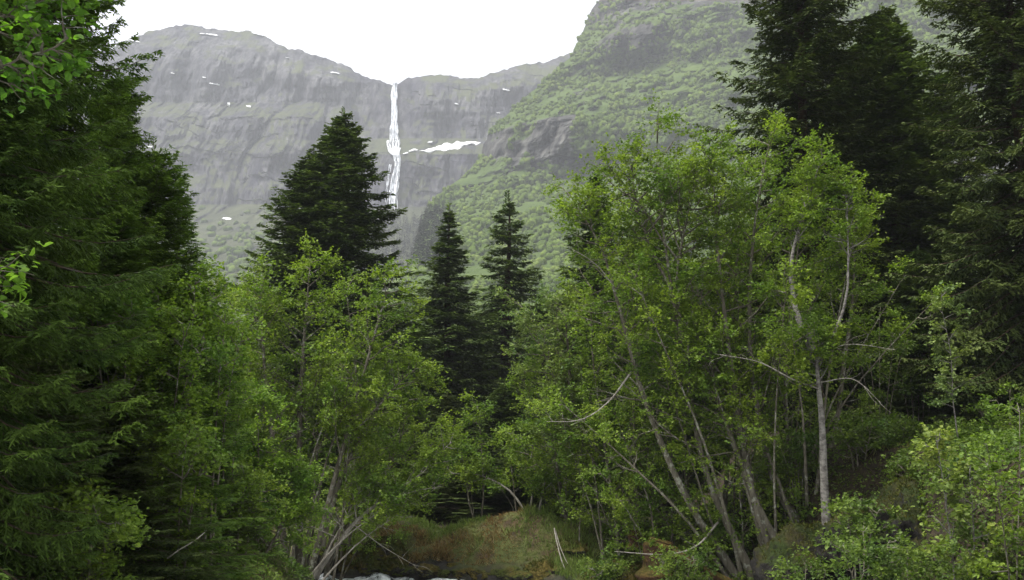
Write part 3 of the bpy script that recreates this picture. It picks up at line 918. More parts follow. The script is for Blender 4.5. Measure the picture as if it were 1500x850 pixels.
# left wall; dark needles on the low spruces stand in for shade
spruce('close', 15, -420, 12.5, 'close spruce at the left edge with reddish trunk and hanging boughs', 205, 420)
spruce('bushy', 95, -330, 17, 'tall bushy spruce rising past the frame beside the left edge spruce', 122, 150)
spruce('bushy', 176, 95, 20, 'dense spruce with a jagged right edge touching the ridge line', 62, 300)
spruce('bushy', 226, 205, 21, 'spruce with jagged right side stepping down from the tall left ones', 78, 400)
spruce('young', 264, 258, 23, 'small spruce with a bare needle thin leader', 42, 380)
spruce('young', 165, 250, 19, 'dark young spruce wedged between the tall left spruces', 95, 480)
spruce('old', 120, 330, 27, 'shaded spruce low behind the left edge spruce', 110, 560)
spruce('old', 250, 470, 28, 'shaded low spruce beneath the stepped spruce', 80, 640)
spruce('old', 60, 480, 15, 'short shaded spruce at the foot of the left edge spruce', 110, 700)
spruce('old', 180, 560, 17, 'short spruce with thin dull twigs low in the left shade', 105, 750)
spruce('old', 300, 600, 23, 'short shaded spruce beside the bright round bush', 75, 760)


# ------------------------------------------------------------------ broadleaved trees
def catmull(pts, n):
    pts = np.array(pts, float)
    P = np.concatenate([[2 * pts[0] - pts[1]], pts, [2 * pts[-1] - pts[-2]]])
    s = np.linspace(0, len(pts) - 1, n); i = np.minimum(s.astype(int), len(pts) - 2); t = (s - i)[:, None]
    a, b, c, d = P[i], P[i + 1], P[i + 2], P[i + 3]
    return .5 * (2 * b + (c - a) * t + (2 * a - 5 * b + 4 * c - d) * t ** 2 + (3 * b - a - 3 * c + d) * t ** 3)


def foliage_from(rng, stems, rad, wood, fol, nb, blen, clear, nsub, ntw, nlf, lsz, big, ang, lift, flat, bare=0.0, twl=.42, taper=.6):
    """grow branches, sub-branches, twigs and leaves from stems (list of (m,3) polylines)"""
    for P, r0 in zip(stems, rad):
        P = P[None]
        t = clear + (1 - clear) * (np.arange(nb) + rng.random(nb)) / nb
        idx = np.zeros(nb, int)
        pos, tan = sample(P, idx, t)
        phi = np.arange(nb) * 2.4 + rng.normal(0, .4, nb)
        d = offdir(tan, np.radians(ang) + rng.normal(0, .2, nb), phi)
        L = blen * (1 - taper * t) * rng.uniform(.55, 1.2, nb)
        B = grow(rng, pos, d, L, 8, lift=lift, wob=.13)
        s8 = np.linspace(1, .12, 8)
        tubes(wood, B, np.maximum((.011 + .010 * L)[:, None] * s8, .004), 4)
        isbare = rng.random(nb) < bare * (1 - t) * 2
        S_idx = np.repeat(np.arange(nb), nsub)
        k = len(S_idx); ts = rng.uniform(.18, 1, k)
        p2, t2 = sample(B, S_idx, ts)
        d2 = offdir(t2, rng.uniform(.5, 1.1, k), rng.uniform(0, 6.28, k)); d2[:, 2] *= flat; 
        L2 = np.maximum(L[S_idx] * (1 - .55 * ts) * rng.uniform(.3, .6, k), .2)
        S = grow(rng, p2, d2, L2, 5, lift=.12, wob=.16)
        tubes(wood, S, np.maximum((.006 + .005 * L2)[:, None] * np.linspace(1, .2, 5), .0028), 3)
        T_idx = np.repeat(np.arange(k), ntw); k3 = len(T_idx); t3 = rng.uniform(.15, 1, k3)
        p3, tn3 = sample(S, T_idx, t3)
        d3 = offdir(tn3, rng.uniform(.4, 1.0, k3), rng.uniform(0, 6.28, k3)); d3[:, 2] *= flat
        T = grow(rng, p3, d3, np.full(k3, twl) * rng.uniform(.5, 1.2, k3), 3, lift=.0, wob=.15)
        kk = ~isbare[S_idx][T_idx]
        T = T[kk]
        L_idx = np.repeat(np.arange(len(T)), nlf); k4 = len(L_idx)
        p4, t4 = sample(T, L_idx, rng.random(k4))
        nn_ = unit(np.array([0, 0, 1.0]) + rng.normal(0, .55, (k4, 3)))
        ax = t4 * .6 + rng.normal(0, .6, (k4, 3)); ax[:, 2] -= .2
        ax = unit(ax - nn_ * np.sum(ax * nn_, 1, keepdims=True))
        sz = lsz * rng.uniform(.6, 1.25, k4)
        p4 = p4 + rng.normal(0, .02, (k4, 3))
        if big: ovals(fol, p4, ax, nn_, sz, sz * .8)
        else: blades(fol, p4, ax, nn_, sz * 1.15, sz * .85, fold=.1)


BL = []


def broadleaf(name, label, cat, D, stems, r0=.12, leaf='alder', bark='bark_alder', nb=26, blen=2.6, clear=.25, nsub=8, ntw=4, nlf=8, lsz=.078, big=False, ang=58, lift=.3, flat=.6,
              bare=0.0, seed=0, group=None, extra=(), twl=.42, taper=.6, rad=None, k=8, shoots=None):
    """stems: lists of (px, py[, dD]) photo points from the foot up"""
    rng = np.random.default_rng(seed + 1000)
    polys = []; radii = []
    for i, st in enumerate(stems):
        w = [at(p[0], p[1], D + (p[2] if len(p) > 2 else 0)) for p in st]
        if i == 0 or len(st[0]) == 3 and st[0][2] == 0:
            zg = float(gz(w[0][0], w[0][1])) - .12
            if w[0][2] > zg + .25: w = [np.array([w[0][0], w[0][1], zg])] + w
            else: w[0] = np.array([w[0][0], w[0][1], zg])
        P = catmull(w, 28)
        P[1:-1] += np.cumsum(rng.normal(0, .012, (26, 3)), 0) * .5
        polys.append(P); radii.append((r0 if rad is None else rad[i]))
    nmain = len(polys)
    if shoots is None: shoots = 3 if name == 'alder_tree' else 0
    H0 = polys[0][-1] - polys[0][0]
    for q_ in range(shoots):
        b0 = polys[0][0] + np.array([rng.normal(0, .35), rng.normal(0, .3), 0]); b0[2] = float(gz(b0[0], b0[1])) - .1
        hh = rng.uniform(.45, .8); lean = rng.normal(0, .16, 2) * np.linalg.norm(H0)
        tp = b0 + H0 * hh + np.array([lean[0], lean[1] * .6, 0])
        P = catmull([b0, b0 * .6 + tp * .4 + np.array([lean[0] * -.1, 0, .2]), tp], 28)
        P[1:-1] += np.cumsum(rng.normal(0, .012, (26, 3)), 0) * .5
        polys.append(P); radii.append(r0 * rng.uniform(.35, .55))
    base = polys[0][0].copy()
    wood, fol = Geo(), Geo()
    loc = [p - base for p in polys]
    for P, r in zip(loc, radii):
        s = np.linspace(0, 1, len(P))
        tubes(wood, P[None], np.maximum(r * (1 - s) ** .8 * (1 + .35 * np.exp(-s * 14)), .008)[None], k)
    foliage_from(rng, loc[nmain:], radii[nmain:], wood, fol, max(4, nb // 4), blen * .6, .6, nsub, ntw, nlf, lsz, big, ang, lift, flat, .5, twl, taper)
    foliage_from(rng, loc[:nmain], radii[:nmain], wood, fol, nb, blen, clear, nsub, ntw, nlf, lsz, big, ang, lift, flat, bare, twl, taper)
    root = thing(name, base, label, cat, group)
    w, q, _ = wood.arrays(); trunk = link('trunk', mkmesh('trunk', w, q, [M[bark]], smooth=True), root)
    v, q, _ = fol.arrays(); link('crown', mkmesh('crown', v, q, [M[leaf]]), root)
    for nm, pts, r in extra:
        P = catmull([at(p[0], p[1], D + (p[2] if len(p) > 2 else 0)) - base for p in pts], 24)
        gg = Geo(); s = np.linspace(0, 1, 24)
        tubes(gg, P[None], np.maximum(r * (1 - s * .8), .006)[None], 6)
        idx = np.zeros(9, int); pp, tt_ = sample(P[None], idx, rng.uniform(.25, .98, 9))
        B = grow(rng, pp, offdir(tt_, rng.uniform(.4, .9, 9), rng.uniform(0, 6.28, 9)), rng.uniform(.25, .8, 9), 5, lift=.1, wob=.2)
        tubes(gg, B, np.full((9, 5), .006) * np.linspace(1, .4, 5), 3)
        v, q, _ = gg.arrays(); link(nm, mkmesh(nm, v, q, [M['deadwood']], smooth=True), trunk)
    BL.append((name, len(fol.arrays()[1])))
    return root


GA = 'alders fanning out on the left bank'
broadleaf('alder_tree', 'slender upright alder at the left side of the fanning clump', 'alder', 32, [[(420, 850), (398, 640), (385, 520), (380, 420)]], .10, nb=30, blen=2.44, seed=1, group=GA)
broadleaf('alder_tree', 'tallest alder of the fanning clump, crown against the middle spruce', 'alder', 32.5, [[(438, 850), (440, 640), (446, 500), (455, 385)]], .12, nb=34, blen=2.68, seed=2, group=GA)
broadleaf('alder_tree', 'alder with two stems leaning right in front of the middle spruce', 'alder', 32, [[(452, 848), (486, 720), (520, 600), (552, 480), (572, 412)], [(470, 800, .1), (505, 690, .4), (560, 590, .8), (610, 540, 1)]], .10, nb=26, blen=2.44, seed=3, group=GA, clear=.3)
broadleaf('alder_tree', 'pale barked alder leaning far out over the stream', 'alder', 32, [[(468, 838), (520, 768), (580, 722), (625, 690), (662, 648)]], .085, 'alder', 'deadwood', nb=26, blen=1.95, seed=4, group=GA, clear=.35, lift=.5,
          extra=[('bare_branch', [(545, 748), (600, 722, -.3), (650, 712, -.5)], .02), ('bare_branch', [(520, 770), (560, 800, -.4), (610, 830, -.6)], .02), ('bare_branch', [(500, 790), (450, 770, -.3), (410, 765, -.5)], .02)])
broadleaf('alder_tree', 'alder behind the bright round bush with a loose low crown', 'alder', 34, [[(408, 850), (370, 700), (352, 590), (340, 480)]], .09, nb=28, blen=2.32, seed=5, group=GA)
broadleaf('alder_tree', 'alder at the back of the fanning clump in front of dark spruces', 'alder', 36, [[(500, 800), (522, 660), (520, 540), (505, 425)]], .10, nb=32, blen=2.68, seed=6, group=GA)
broadleaf('alder_tree', 'low spreading alder over the stream in front of the dark gap', 'alder', 34.5, [[(480, 830), (530, 740), (580, 660), (600, 580)], [(480, 830, 0), (500, 760, .3), (560, 700, .5), (610, 650, .8)]], .07, nb=24, blen=2.20, seed=7, group=GA, bare=.15)
broadleaf('birch_tree', 'thin grey birch with sparse yellow green crown at the mountain foot', 'birch', 42, [[(385, 640), (382, 540), (378, 470), (372, 420)]], .07, 'birch', 'bark_birch', nb=26, blen=2.20, seed=8, clear=.15)
broadleaf('birch_tree', 'thin birch with feathery top between stepped spruce and fanning alders', 'birch', 40, [[(335, 640), (330, 540), (322, 470), (318, 415)]], .06, 'birch', 'bark_birch', nb=26, blen=1.95, seed=9, clear=.15)
broadleaf('round_bush', 'bright green dense round bush left of the fanning alder stems', 'bush', 28.5, [[(375, 850), (380, 740), (378, 640), (380, 590)], [(365, 850, 0), (345, 740), (340, 650)], [(385, 850, 0), (415, 760), (425, 690)]], .05, 'bright', nb=26, blen=1.59, seed=10, clear=.08, nsub=9, ntw=6, lsz=.07)

GR = 'alders of the right hand stand'
broadleaf('alder_tree', 'thick leaning alder with the tallest thin crown top', 'alder', 29.8, [[(1105, 870), (1062, 760), (1030, 670), (1000, 500), (972, 330), (962, 180)], [(1000, 500), (992, 400), (1006, 320), (1020, 255)], [(990, 440), (955, 370), (935, 310), (920, 250)]], .13, rad=[.13, .05, .05], nb=27, blen=3.17, seed=20, group=GR, clear=.38, nsub=8,
          extra=[('bare_branch', [(1052, 765), (1020, 800, -.5), (975, 812, -.8), (900, 808, -1)], .035)])
broadleaf('alder_tree', 'alder with two grey stems rising behind the thick leaning one', 'alder', 29.6, [[(1135, 870), (1102, 720), (1072, 540), (1052, 370), (1042, 220)], [(1150, 870, 0), (1110, 740), (1070, 640), (1045, 560), (1020, 420)]], .13, nb=34, blen=2.81, seed=21, group=GR, clear=.3)
broadleaf('alder_tree', 'straight alder whose crown spikes highest beside the huge ragged spruce', 'alder', 30, [[(1172, 870), (1130, 690), (1100, 520), (1104, 340), (1130, 190)]], .13, nb=40, blen=2.81, seed=22, group=GR, clear=.3)
broadleaf('birch_tree', 'grey birch with its main stem snapped off and a limb bending left', 'birch', 28.2, [[(1217, 870), (1208, 720), (1203, 610), (1196, 530), (1192, 500)], [(1194, 520, .02), (1172, 475, .1), (1160, 420, .3), (1162, 370, .4), (1182, 300, .4), (1205, 225, .4)],
          [(1196, 530, .02), (1225, 480, -.2), (1240, 420, -.3), (1240, 330, -.2), (1236, 270, 0)]], .13, 'alder', 'bark_birch', nb=20, blen=1.6, seed=23, clear=.6, rad=[.15, .11, .06], bare=.5, shoots=0,
          extra=[('snag_top', [(1192, 510), (1190, 498), (1189, 482)], .12), ('bare_branch', [(1200, 570), (1160, 555, -.3), (1110, 530, -.5), (1055, 520, -.6)], .028), ('bare_branch', [(1203, 560), (1250, 556, -.3), (1290, 590, -.4)], .022), ('bare_branch', [(1196, 525), (1240, 505, -.3), (1310, 512, -.4)], .02)])
broadleaf('alder_tree', 'alder leaning left with long bare boughs over the poking spruce', 'alder', 30, [[(1085, 860), (1005, 730), (945, 590), (910, 460), (880, 360), (835, 285)]], .12, nb=40, blen=2.68, seed=24, group=GR, clear=.38, bare=.2,
          extra=[('bare_branch', [(925, 545), (890, 590, -.5), (850, 615, -.8), (800, 618, -1)], .03), ('bare_branch', [(900, 420), (870, 385, -.5), (820, 355, -.8)], .022)])
broadleaf('alder_tree', 'pale leaved tree at the left end of the right alder stand', 'alder', 34, [[(985, 800), (880, 670), (815, 560), (775, 455)], [(880, 670), (840, 600), (830, 500), (825, 440)]], .09, 'pale', nb=22, blen=2.44, seed=25, group=GR, clear=.38, lsz=.08)
broadleaf('alder_tree', 'alder with thin stems filling the middle of the right stand', 'alder', 33, [[(905, 785), (885, 640), (870, 520), (868, 420)], [(940, 790, 0), (930, 640), (930, 500), (925, 400)]], .08, nb=30, blen=2.44, seed=26, group=GR, clear=.15)
broadleaf('alder_tree', 'alder at the right side of the stand against dark spruces', 'alder', 31.5, [[(1165, 870), (1215, 660), (1240, 500), (1250, 400), (1246, 320)]], .10, nb=26, blen=1.7, seed=27, group=GR, clear=.3)
broadleaf('alder_tree', 'alder in the heart of the stand behind the leaning stems', 'alder', 32, [[(1010, 810), (1000, 640), (990, 480), (1000, 340), (1010, 250)]], .10, nb=40, blen=2.81, seed=28, group=GR, clear=.12)
broadleaf('alder_tree', 'low alder over the mossy bank left of the thick leaning trunk', 'alder', 31, [[(960, 830), (950, 740), (920, 660), (900, 600)], [(975, 830, 0), (990, 740), (1000, 670)]], .05, nb=14, blen=1.7, seed=29, group=GR, clear=.1)
broadleaf('alder_tree', 'bushy alder shoots around the foot of the right stand', 'alder', 30.0, [[(1040, 850), (1030, 770), (1010, 720)], [(1150, 860, 0), (1150, 770), (1140, 690)], [(1090, 860, 0), (1085, 740), (1075, 650)]], .035, nb=14, blen=1.34, seed=30, group=GR, nsub=6, clear=.15, bare=.15)
# middle of the bank
GM = 'thin trees on the bank under the slim spruces'
broadleaf('alder_tree', 'small alder with thin twin stems on the grassy bank', 'alder', 37, [[(704, 772), (708, 720), (706, 660), (700, 590)], [(698, 768, 0), (686, 730), (680, 680), (665, 620)]], .04, nb=12, blen=1.36, shoots=1, seed=40, group=GM, clear=.3)
broadleaf('alder_tree', 'small alder with one stem arched over in a bow', 'alder', 36.5, [[(776, 768), (778, 720), (779, 670), (775, 620)], [(775, 765, 0), (755, 730), (725, 707), (690, 696), (640, 695)]], .05, 'alder', 'deadwood', nb=7, blen=1.08, shoots=1, seed=41, group=GM, clear=.45)
broadleaf('birch_tree', 'young bent birch right of the arched stem', 'birch', 35.5, [[(872, 772), (862, 735), (845, 708), (818, 702), (780, 714)], [(788, 765, 0), (795, 720), (800, 690)]], .045, 'alder', 'deadwood', nb=8, blen=1.08, shoots=1, seed=42, group=GM, clear=.35)
broadleaf('alder_tree', 'leafy young alder low under the right slim spruce', 'alder', 40, [[(760, 770), (750, 690), (745, 640)], [(820, 770, 0), (830, 690), (835, 640)]], .04, nb=10, blen=1.27, shoots=1, seed=43, group=GM, clear=.25)
broadleaf('alder_tree', 'slim stemmed alder row at the left of the leaning trunks', 'alder', 34, [[(880, 790), (880, 710), (875, 640)], [(915, 785, 0), (912, 700), (915, 620)], [(850, 775, 0), (858, 700), (850, 650)]], .035, nb=10, blen=1.18, shoots=1, seed=44, group=GM, clear=.35)

broadleaf('alder_tree', 'alder with soft round crown between the straight one and the snapped birch', 'alder', 31, [[(1185, 860), (1160, 700), (1150, 540), (1165, 400), (1180, 260)]], .09, nb=34, blen=2.6, seed=31, group=GR, clear=.2)
broadleaf('alder_tree', 'alder closing the gap behind the two grey stems', 'alder', 32.5, [[(1060, 840), (1065, 680), (1072, 520), (1080, 380), (1088, 235)]], .09, nb=36, blen=2.5, seed=36, group=GR, clear=.3)
broadleaf('alder_tree', 'alder rising through the gap left of the tallest thin crown', 'alder', 33.5, [[(960, 800), (945, 640), (930, 500), (935, 400), (925, 320)]], .08, nb=34, blen=2.5, seed=32, group=GR, clear=.15)
broadleaf('alder_tree', 'slim alder low behind the bare boughs of the left leaning one', 'alder', 35.5, [[(830, 770), (815, 680), (800, 590), (800, 500)]], .06, nb=28, blen=2.0, seed=33, group=GR, clear=.2)
broadleaf('alder_tree', 'round crowned alder bulging at the left edge of the fanning clump', 'alder', 33, [[(400, 850), (375, 720), (365, 600), (362, 500), (366, 440)]], .08, nb=34, blen=2.4, seed=34, group=GA, clear=.15)

# right bank shrubs and saplings
GS = 'leafy shrubs on the right bank'
SHR = [
    (1290, 620, 33, 170, 55, 'shade', .085, 'leafy shrub filling the dark gap above the mossy mound'),
    (1345, 640, 36, 170, 50, 'shade', .08, 'shrub in the shade right of the mossy mound'),
    (1262, 810, 24, 80, 34, 'shade', .08, 'bright shrub right beside the snapped birch stem'),
    (1330, 880, 21, 80, 48, 'shade', .075, 'bright shrub at the bottom edge below the dark rock'),
    (1440, 730, 25, 70, 45, 'shade', .075, 'bushy shrub on top of the dark rock face'),
    (1490, 860, 19, 270, 60, 'alder', .08, 'tall bright shrub cut off by the right picture edge'),
    (1440, 880, 20, 100, 50, 'shade', .075, 'dull green shrub under the pale leaved sapling'),
    (1180, 900, 25, 80, 36, 'shade', .075, 'shrub at the foot of the snapped birch'),
    (1265, 880, 20, 110, 50, 'shade', .075, 'low shrub at the bottom edge between birch and dark rock'),
    (1000, 870, 29, 60, 40, 'shade', .07, 'low shrub on the mossy bank under the bare branch'),
    (890, 870, 31, 50, 30, 'shade', .07, 'low shrub at the water edge below the mossy boulders'),
    (1310, 690, 30, 80, 40, 'shade', .08, 'low shrub on the crest of the mossy mound'),
    (1262, 700, 29.5, 90, 36, 'shade', .08, 'shrub on the left shoulder of the mossy mound by the birch'),
    (1352, 735, 28, 70, 36, 'shade', .08, 'shrub growing on the slope above the large dark rock'),
    (1405, 700, 29, 80, 40, 'shade', .08, 'shrub under the tall thin sapling'),
    (1480, 720, 28, 150, 55, 'alder', .075, 'leafy shrub higher up the right bank by the edge'),
    (1165, 700, 30, 70, 36, 'shade', .075, 'small shrub behind the snapped birch stem'),
]
for i, (px, py, D, hpx, wpx, lf, ls, lab) in enumerate(SHR):
    st = []
    for k in ((0, 2, 4) if D < 26 else range(5)):
        x1 = px + (k - 2) / 2 * wpx * .8
        st.append([(px + (k - 2) * 5, py, 0), (px + (x1 - px) * .6, py - hpx * .5, (k % 3 - 1) * .4), (x1, py - hpx * (1 - .1 * abs(k - 2)), (k % 3 - 1) * .8)])
    broadleaf('leafy_shrub', lab, 'shrub', D, st, .025, lf, nb=7, blen=.65, seed=60 + i, group=GS, clear=.25, nsub=5, ntw=4, nlf=5, lsz=ls, big=True, twl=.3, k=5)
broadleaf('sapling', 'tall thin sapling with pale leaf clusters against the dark spruces', 'sapling', 27, [[(1420, 800), (1412, 700), (1400, 600), (1396, 520), (1380, 430)]], .03, 'pale', 'bark_birch', nb=16, blen=.8, seed=80, clear=.5, nsub=5, ntw=3, lsz=.09, big=True, twl=.3)
broadleaf('sapling', 'sapling with large pale drooping leaves before the dark rock', 'sapling', 20, [[(1400, 880), (1390, 780), (1378, 690), (1372, 640)], [(1430, 880, 0), (1425, 760), (1420, 690)]], .03, 'birch', 'bark_birch', nb=14, blen=.75, seed=81, clear=.35, nsub=4, ntw=3, nlf=5, lsz=.10, big=True, twl=.3)
# left shrubs in front of the spruces
GL = 'leafy shoots among the left spruces'
for i, (px, py, D, hpx, wpx, lf, lab) in enumerate([
    (300, 640, 21, 210, 60, 'bright', 'bright leafy tree in front of the stepped left spruce'),
    (235, 640, 19, 190, 65, 'bright', 'bright leafy tree among dark boughs, left of the taller one'),
    (250, 760, 18, 150, 60, 'alder', 'leafy shrub in the shade low on the left'),
    (335, 820, 24, 140, 50, 'alder', 'dull leafy shrub at the foot of the round bush'),
    (170, 560, 18, 130, 40, 'bright', 'small leafy shoot against the tall bushy spruce'),
    (268, 560, 20.5, 180, 48, 'bright', 'leafy young tree whose top meets the jagged stepped spruce'),
    (318, 700, 23, 170, 42, 'bright', 'leafy young tree just left of the round bush and thin birches'),
    (120, 830, 15, 90, 55, 'alder', 'low shrub in the deep shade beside the reddish trunk')]):
    st = []
    for k in range(5):
        x1 = px + (k - 2) / 2 * wpx
        st.append([(px + (k - 2) * 6, py + 150, 0), (px + (x1 - px) * .6, py - hpx * .3, (k % 3 - 1) * .5), (x1, py - hpx * (1 - .12 * abs(k - 2)), (k % 3 - 1) * .9)])
    broadleaf('leafy_shrub', lab, 'shrub', D, st, .035, lf, nb=12, blen=.9, seed=90 + i, group=GL, clear=.4, nsub=6, ntw=4, nlf=5, lsz=.07, big=True, twl=.32, k=5)

# hazel at the left edge, its boughs hanging into the picture
broadleaf('hazel_tree', 'hazel with big bright leaves hanging into the top left corner', 'hazel', 7.0, [[(-260, 850), (-250, 500), (-200, 150), (-120, -60)], [(-245, 400), (-150, 220), (-40, 110), (100, 55)], [(-230, 300), (-110, 100), (20, 15), (130, -25)],
          [(-200, 150), (-80, 20), (40, -40), (110, -90)], [(-250, 520), (-140, 440), (-25, 400)]], .07, 'hazel', 'bark_alder', nb=16, blen=.42, seed=103, clear=.5, nsub=4, ntw=2, nlf=4, lsz=.07, big=True, twl=.14, rad=[.07, .02, .018, .014, .012], k=6, lift=.1)

# ------------------------------------------------------------------ stones, logs, bank
def boulder(px, py, D, size, label, seed, sc=(1, 1, .75), mat='boulder', name='mossy_boulder', sink=.35, group='mossy boulders on the stream bank'):
    n = 64; th = np.linspace(0, np.pi, n); ph = np.linspace(0, 2 * np.pi, 2 * n)
    T, Pp = np.meshgrid(th, ph, indexing='ij')
    x, y, z = np.sin(T) * np.cos(Pp), np.sin(T) * np.sin(Pp), np.cos(T)
    rg = np.random.default_rng(seed + 400)
    npl = 16 if mat == 'outcrop' else 26
    pn_ = unit(rg.normal(0, 1, (npl, 3))); ph_ = rg.uniform(.72, 1.05, npl)
    dt = x[..., None] * pn_[:, 0] + y[..., None] * pn_[:, 1] + z[..., None] * pn_[:, 2]
    r = np.min(np.where(dt > .12, ph_ / np.maximum(dt, .12), 9), -1)
    r = np.minimum(r, 1.25) * (1 + .12 * fbm(x * 2, y * 2, z * 2, 4, seed) + .05 * fbm(x * 8, y * 8, z * 8, 4, seed + 5))
    r[:, -1] = r[:, 0]
    r = np.where(z < -.4, r * .95, r)
    V = np.stack([x * r * sc[0], y * r * sc[1], z * r * sc[2]], -1) * size
    p = at(px, py, D)
    if mat == 'boulder' and name == 'mossy_boulder': p[2] -= .3 * size
    o = link(name, mkmesh(name, V, grid_quads(n, 2 * n), [M[mat]], smooth=True), None, (p[0], p[1], p[2]))
    o.rotation_euler.z = seed * 1.3
    if size > .45:                                     # a pelt of moss and short herbs on the upper side
        nb_ = int(2600 * size ** 1.3)
        pick = rg.integers(0, n * 2 * n, nb_ * 3)
        W = V.reshape(-1, 3); nv = unit(np.cross(np.gradient(V, axis=0), np.gradient(V, axis=1))).reshape(-1, 3)
        nv = nv * np.where(np.sum(nv * W, 1) < 0, -1, 1)[:, None]
        wgt = nv[pick, 2] + .8 * fbm(W[pick, 0] * 1.8, W[pick, 1] * 1.8, W[pick, 2] * 1.8, 3, seed + 60)
        pick = pick[(wgt > .25) & (nv[pick, 2] > -.1)][:nb_]
        if len(pick) > 20:
            gm = Geo(); kk = len(pick)
            ps = W[pick] + rg.normal(0, .015, (kk, 3))
            blades(gm, ps - nv[pick] * .02, nv[pick] * .5 + rg.normal(0, .5, (kk, 3)) + np.array([0, 0, .5]), rg.normal(0, 1, (kk, 3)), rg.uniform(.04, .13, kk), rg.uniform(.015, .035, kk), a=np.clip(rg.normal(.3, .3, kk), 0, .8))
            v_, q_, a_ = gm.arrays()
            link('moss', mkmesh('moss', v_, q_, [M['moss']], attrs={'tip': a_}), o)
    return tag(o, label, 'boulder', group)


boulder(790, 838, 33.5, .72, 'big dark boulder with moss cap at the water edge', 1)
boulder(835, 800, 34.5, .8, 'olive mossy boulder beside the bent bare stems', 2)
boulder(745, 838, 33.2, .38, 'small wet boulder in front of the rusty bracken strip', 3)
boulder(575, 828, 35.0, .62, 'brownish boulder under the overhang left of the grassy bank', 4, (1.3, 1, .7))
boulder(525, 832, 35.4, .5, 'dark boulder beside the leaning alder foot', 5)
boulder(560, 812, 35.6, .95, 'broad mossy boulder closing the left end of the grassy bank', 17, (1.3, 1, .8))
boulder(500, 818, 36.2, .9, 'mossy boulder in the dark gap behind the leaning alder', 18, (1.2, 1, .8))
boulder(628, 832, 34.4, .42, 'straw covered boulder at the left end of the grassy bank', 6, (1.3, 1, .7))
boulder(680, 836, 33.9, .35, 'low wet stone below the grassy bank', 7, (1.5, 1, .6))
boulder(870, 842, 32.5, .6, 'mossy boulder at the foot of the slim alder row', 8)
boulder(925, 838, 31, .7, 'ochre mossed boulder left of the rotten stump', 9)
boulder(712, 842, 33.5, .28, 'little dark stone at the water line', 10)
boulder(830, 768, 37, .7, 'brown mossy hump under the bent birch', 11, (1.5, 1, .6))
rs = np.random.default_rng(500)
for i, (px, py, D) in enumerate([(505, 838, 35.2), (548, 838, 34.9), (600, 838, 34.6), (652, 841, 34.1), (664, 832, 34.6), (695, 842, 33.7), (728, 840, 33.4), (765, 845, 33.0), (815, 838, 33.2), (850, 832, 33.4), (900, 828, 33.0), (760, 812, 34.6), (785, 796, 35.2), (858, 805, 34.8), (805, 815, 34.2)]):
    boulder(px, py, D, rs.uniform(.16, .34), 'small dark stone half sunk in the mossy bank along the water', 30 + i, (1.2, 1, .7), group='small stones along the water line', name='bank_stone')
boulder(1190, 850, 27.8, 1.1, 'dark rock wedged behind the alder feet', 12, (1.2, 1, 1), 'outcrop', group='dark rocks of the right bank')
boulder(1330, 815, 26.5, 1.6, 'large dark rock face under the mossy mound', 13, (1.5, .9, .9), 'outcrop', 'rock_outcrop', group='dark rocks of the right bank')
boulder(1460, 770, 26, 1.2, 'dark overhanging rock near the right edge', 14, (1.3, .9, .8), 'outcrop', 'rock_outcrop', group='dark rocks of the right bank')
boulder(1260, 800, 26, 1.1, 'grey cracked rock right of the snapped birch', 15, (1, .9, 1), 'outcrop', 'rock_outcrop', group='dark rocks of the right bank')


def log(name, label, cat, pts, D, r0, r1, mat, k=10, lumpy=.2, seed=0):
    P = catmull([at(p[0], p[1], D + (p[2] if len(p) > 2 else 0)) for p in pts], 40)
    base = P[0].copy(); P = P - base
    s = np.linspace(0, 1, 40)
    R = (r0 + (r1 - r0) * s) * (1 + lumpy * vnoise(s * 9, seed, 0., seed))
    g = Geo(); tubes(g, P[None], R[None], k)
    v, q, _ = g.arrays()
    o = link(name, mkmesh(name, v, q, [M[mat]], smooth=True), None, base)
    return tag(o, label, cat)


log('rotten_stump', 'ochre mossy rotten stump beside the thick leaning alder', 'stump', [(968, 862), (966, 830), (968, 800), (970, 790)], 30, .75, .25, 'stump', 14, .25, 3)
log('broken_stump', 'short reddish broken stump on the mossy bank', 'stump', [(934, 806), (933, 786), (932, 772)], 32, .30, .24, 'stump', 12, .2, 5)
log('fallen_log', 'mossy fallen log sloping down from the rotten stump', 'log', [(985, 812), (1025, 832, -.3), (1085, 862, -.6)], 29.5, .16, .13, 'stump', 10, .2, 7)
log('bare_stem', 'bent pale dead stem hanging down the mossy boulders', 'dead stem', [(812, 774), (817, 800, -.4), (826, 830, -.8), (842, 862, -1.2)], 34, .03, .012, 'deadwood', 6, .1, 9)
log('bare_stem', 'thin dead stem curving beside the bent pale one', 'dead stem', [(814, 778), (822, 805, -.4), (836, 832, -.8), (860, 850, -1)], 34, .018, .008, 'deadwood', 6, .1, 11)
log('dead_stick', 'dark dead stick lying on the bank above the big boulder', 'stick', [(782, 782), (775, 795, -.3), (768, 808, -.5)], 34.8, .03, .02, 'bark_spruce', 6, .1, 13)
log('dead_stick', 'pale crooked stick low among dark left twigs', 'stick', [(490 / 2, 818), (262, 806, -.1), (285, 792, .1), (300, 780, .3)], 16.5, .012, .006, 'deadwood', 6, .1, 15)

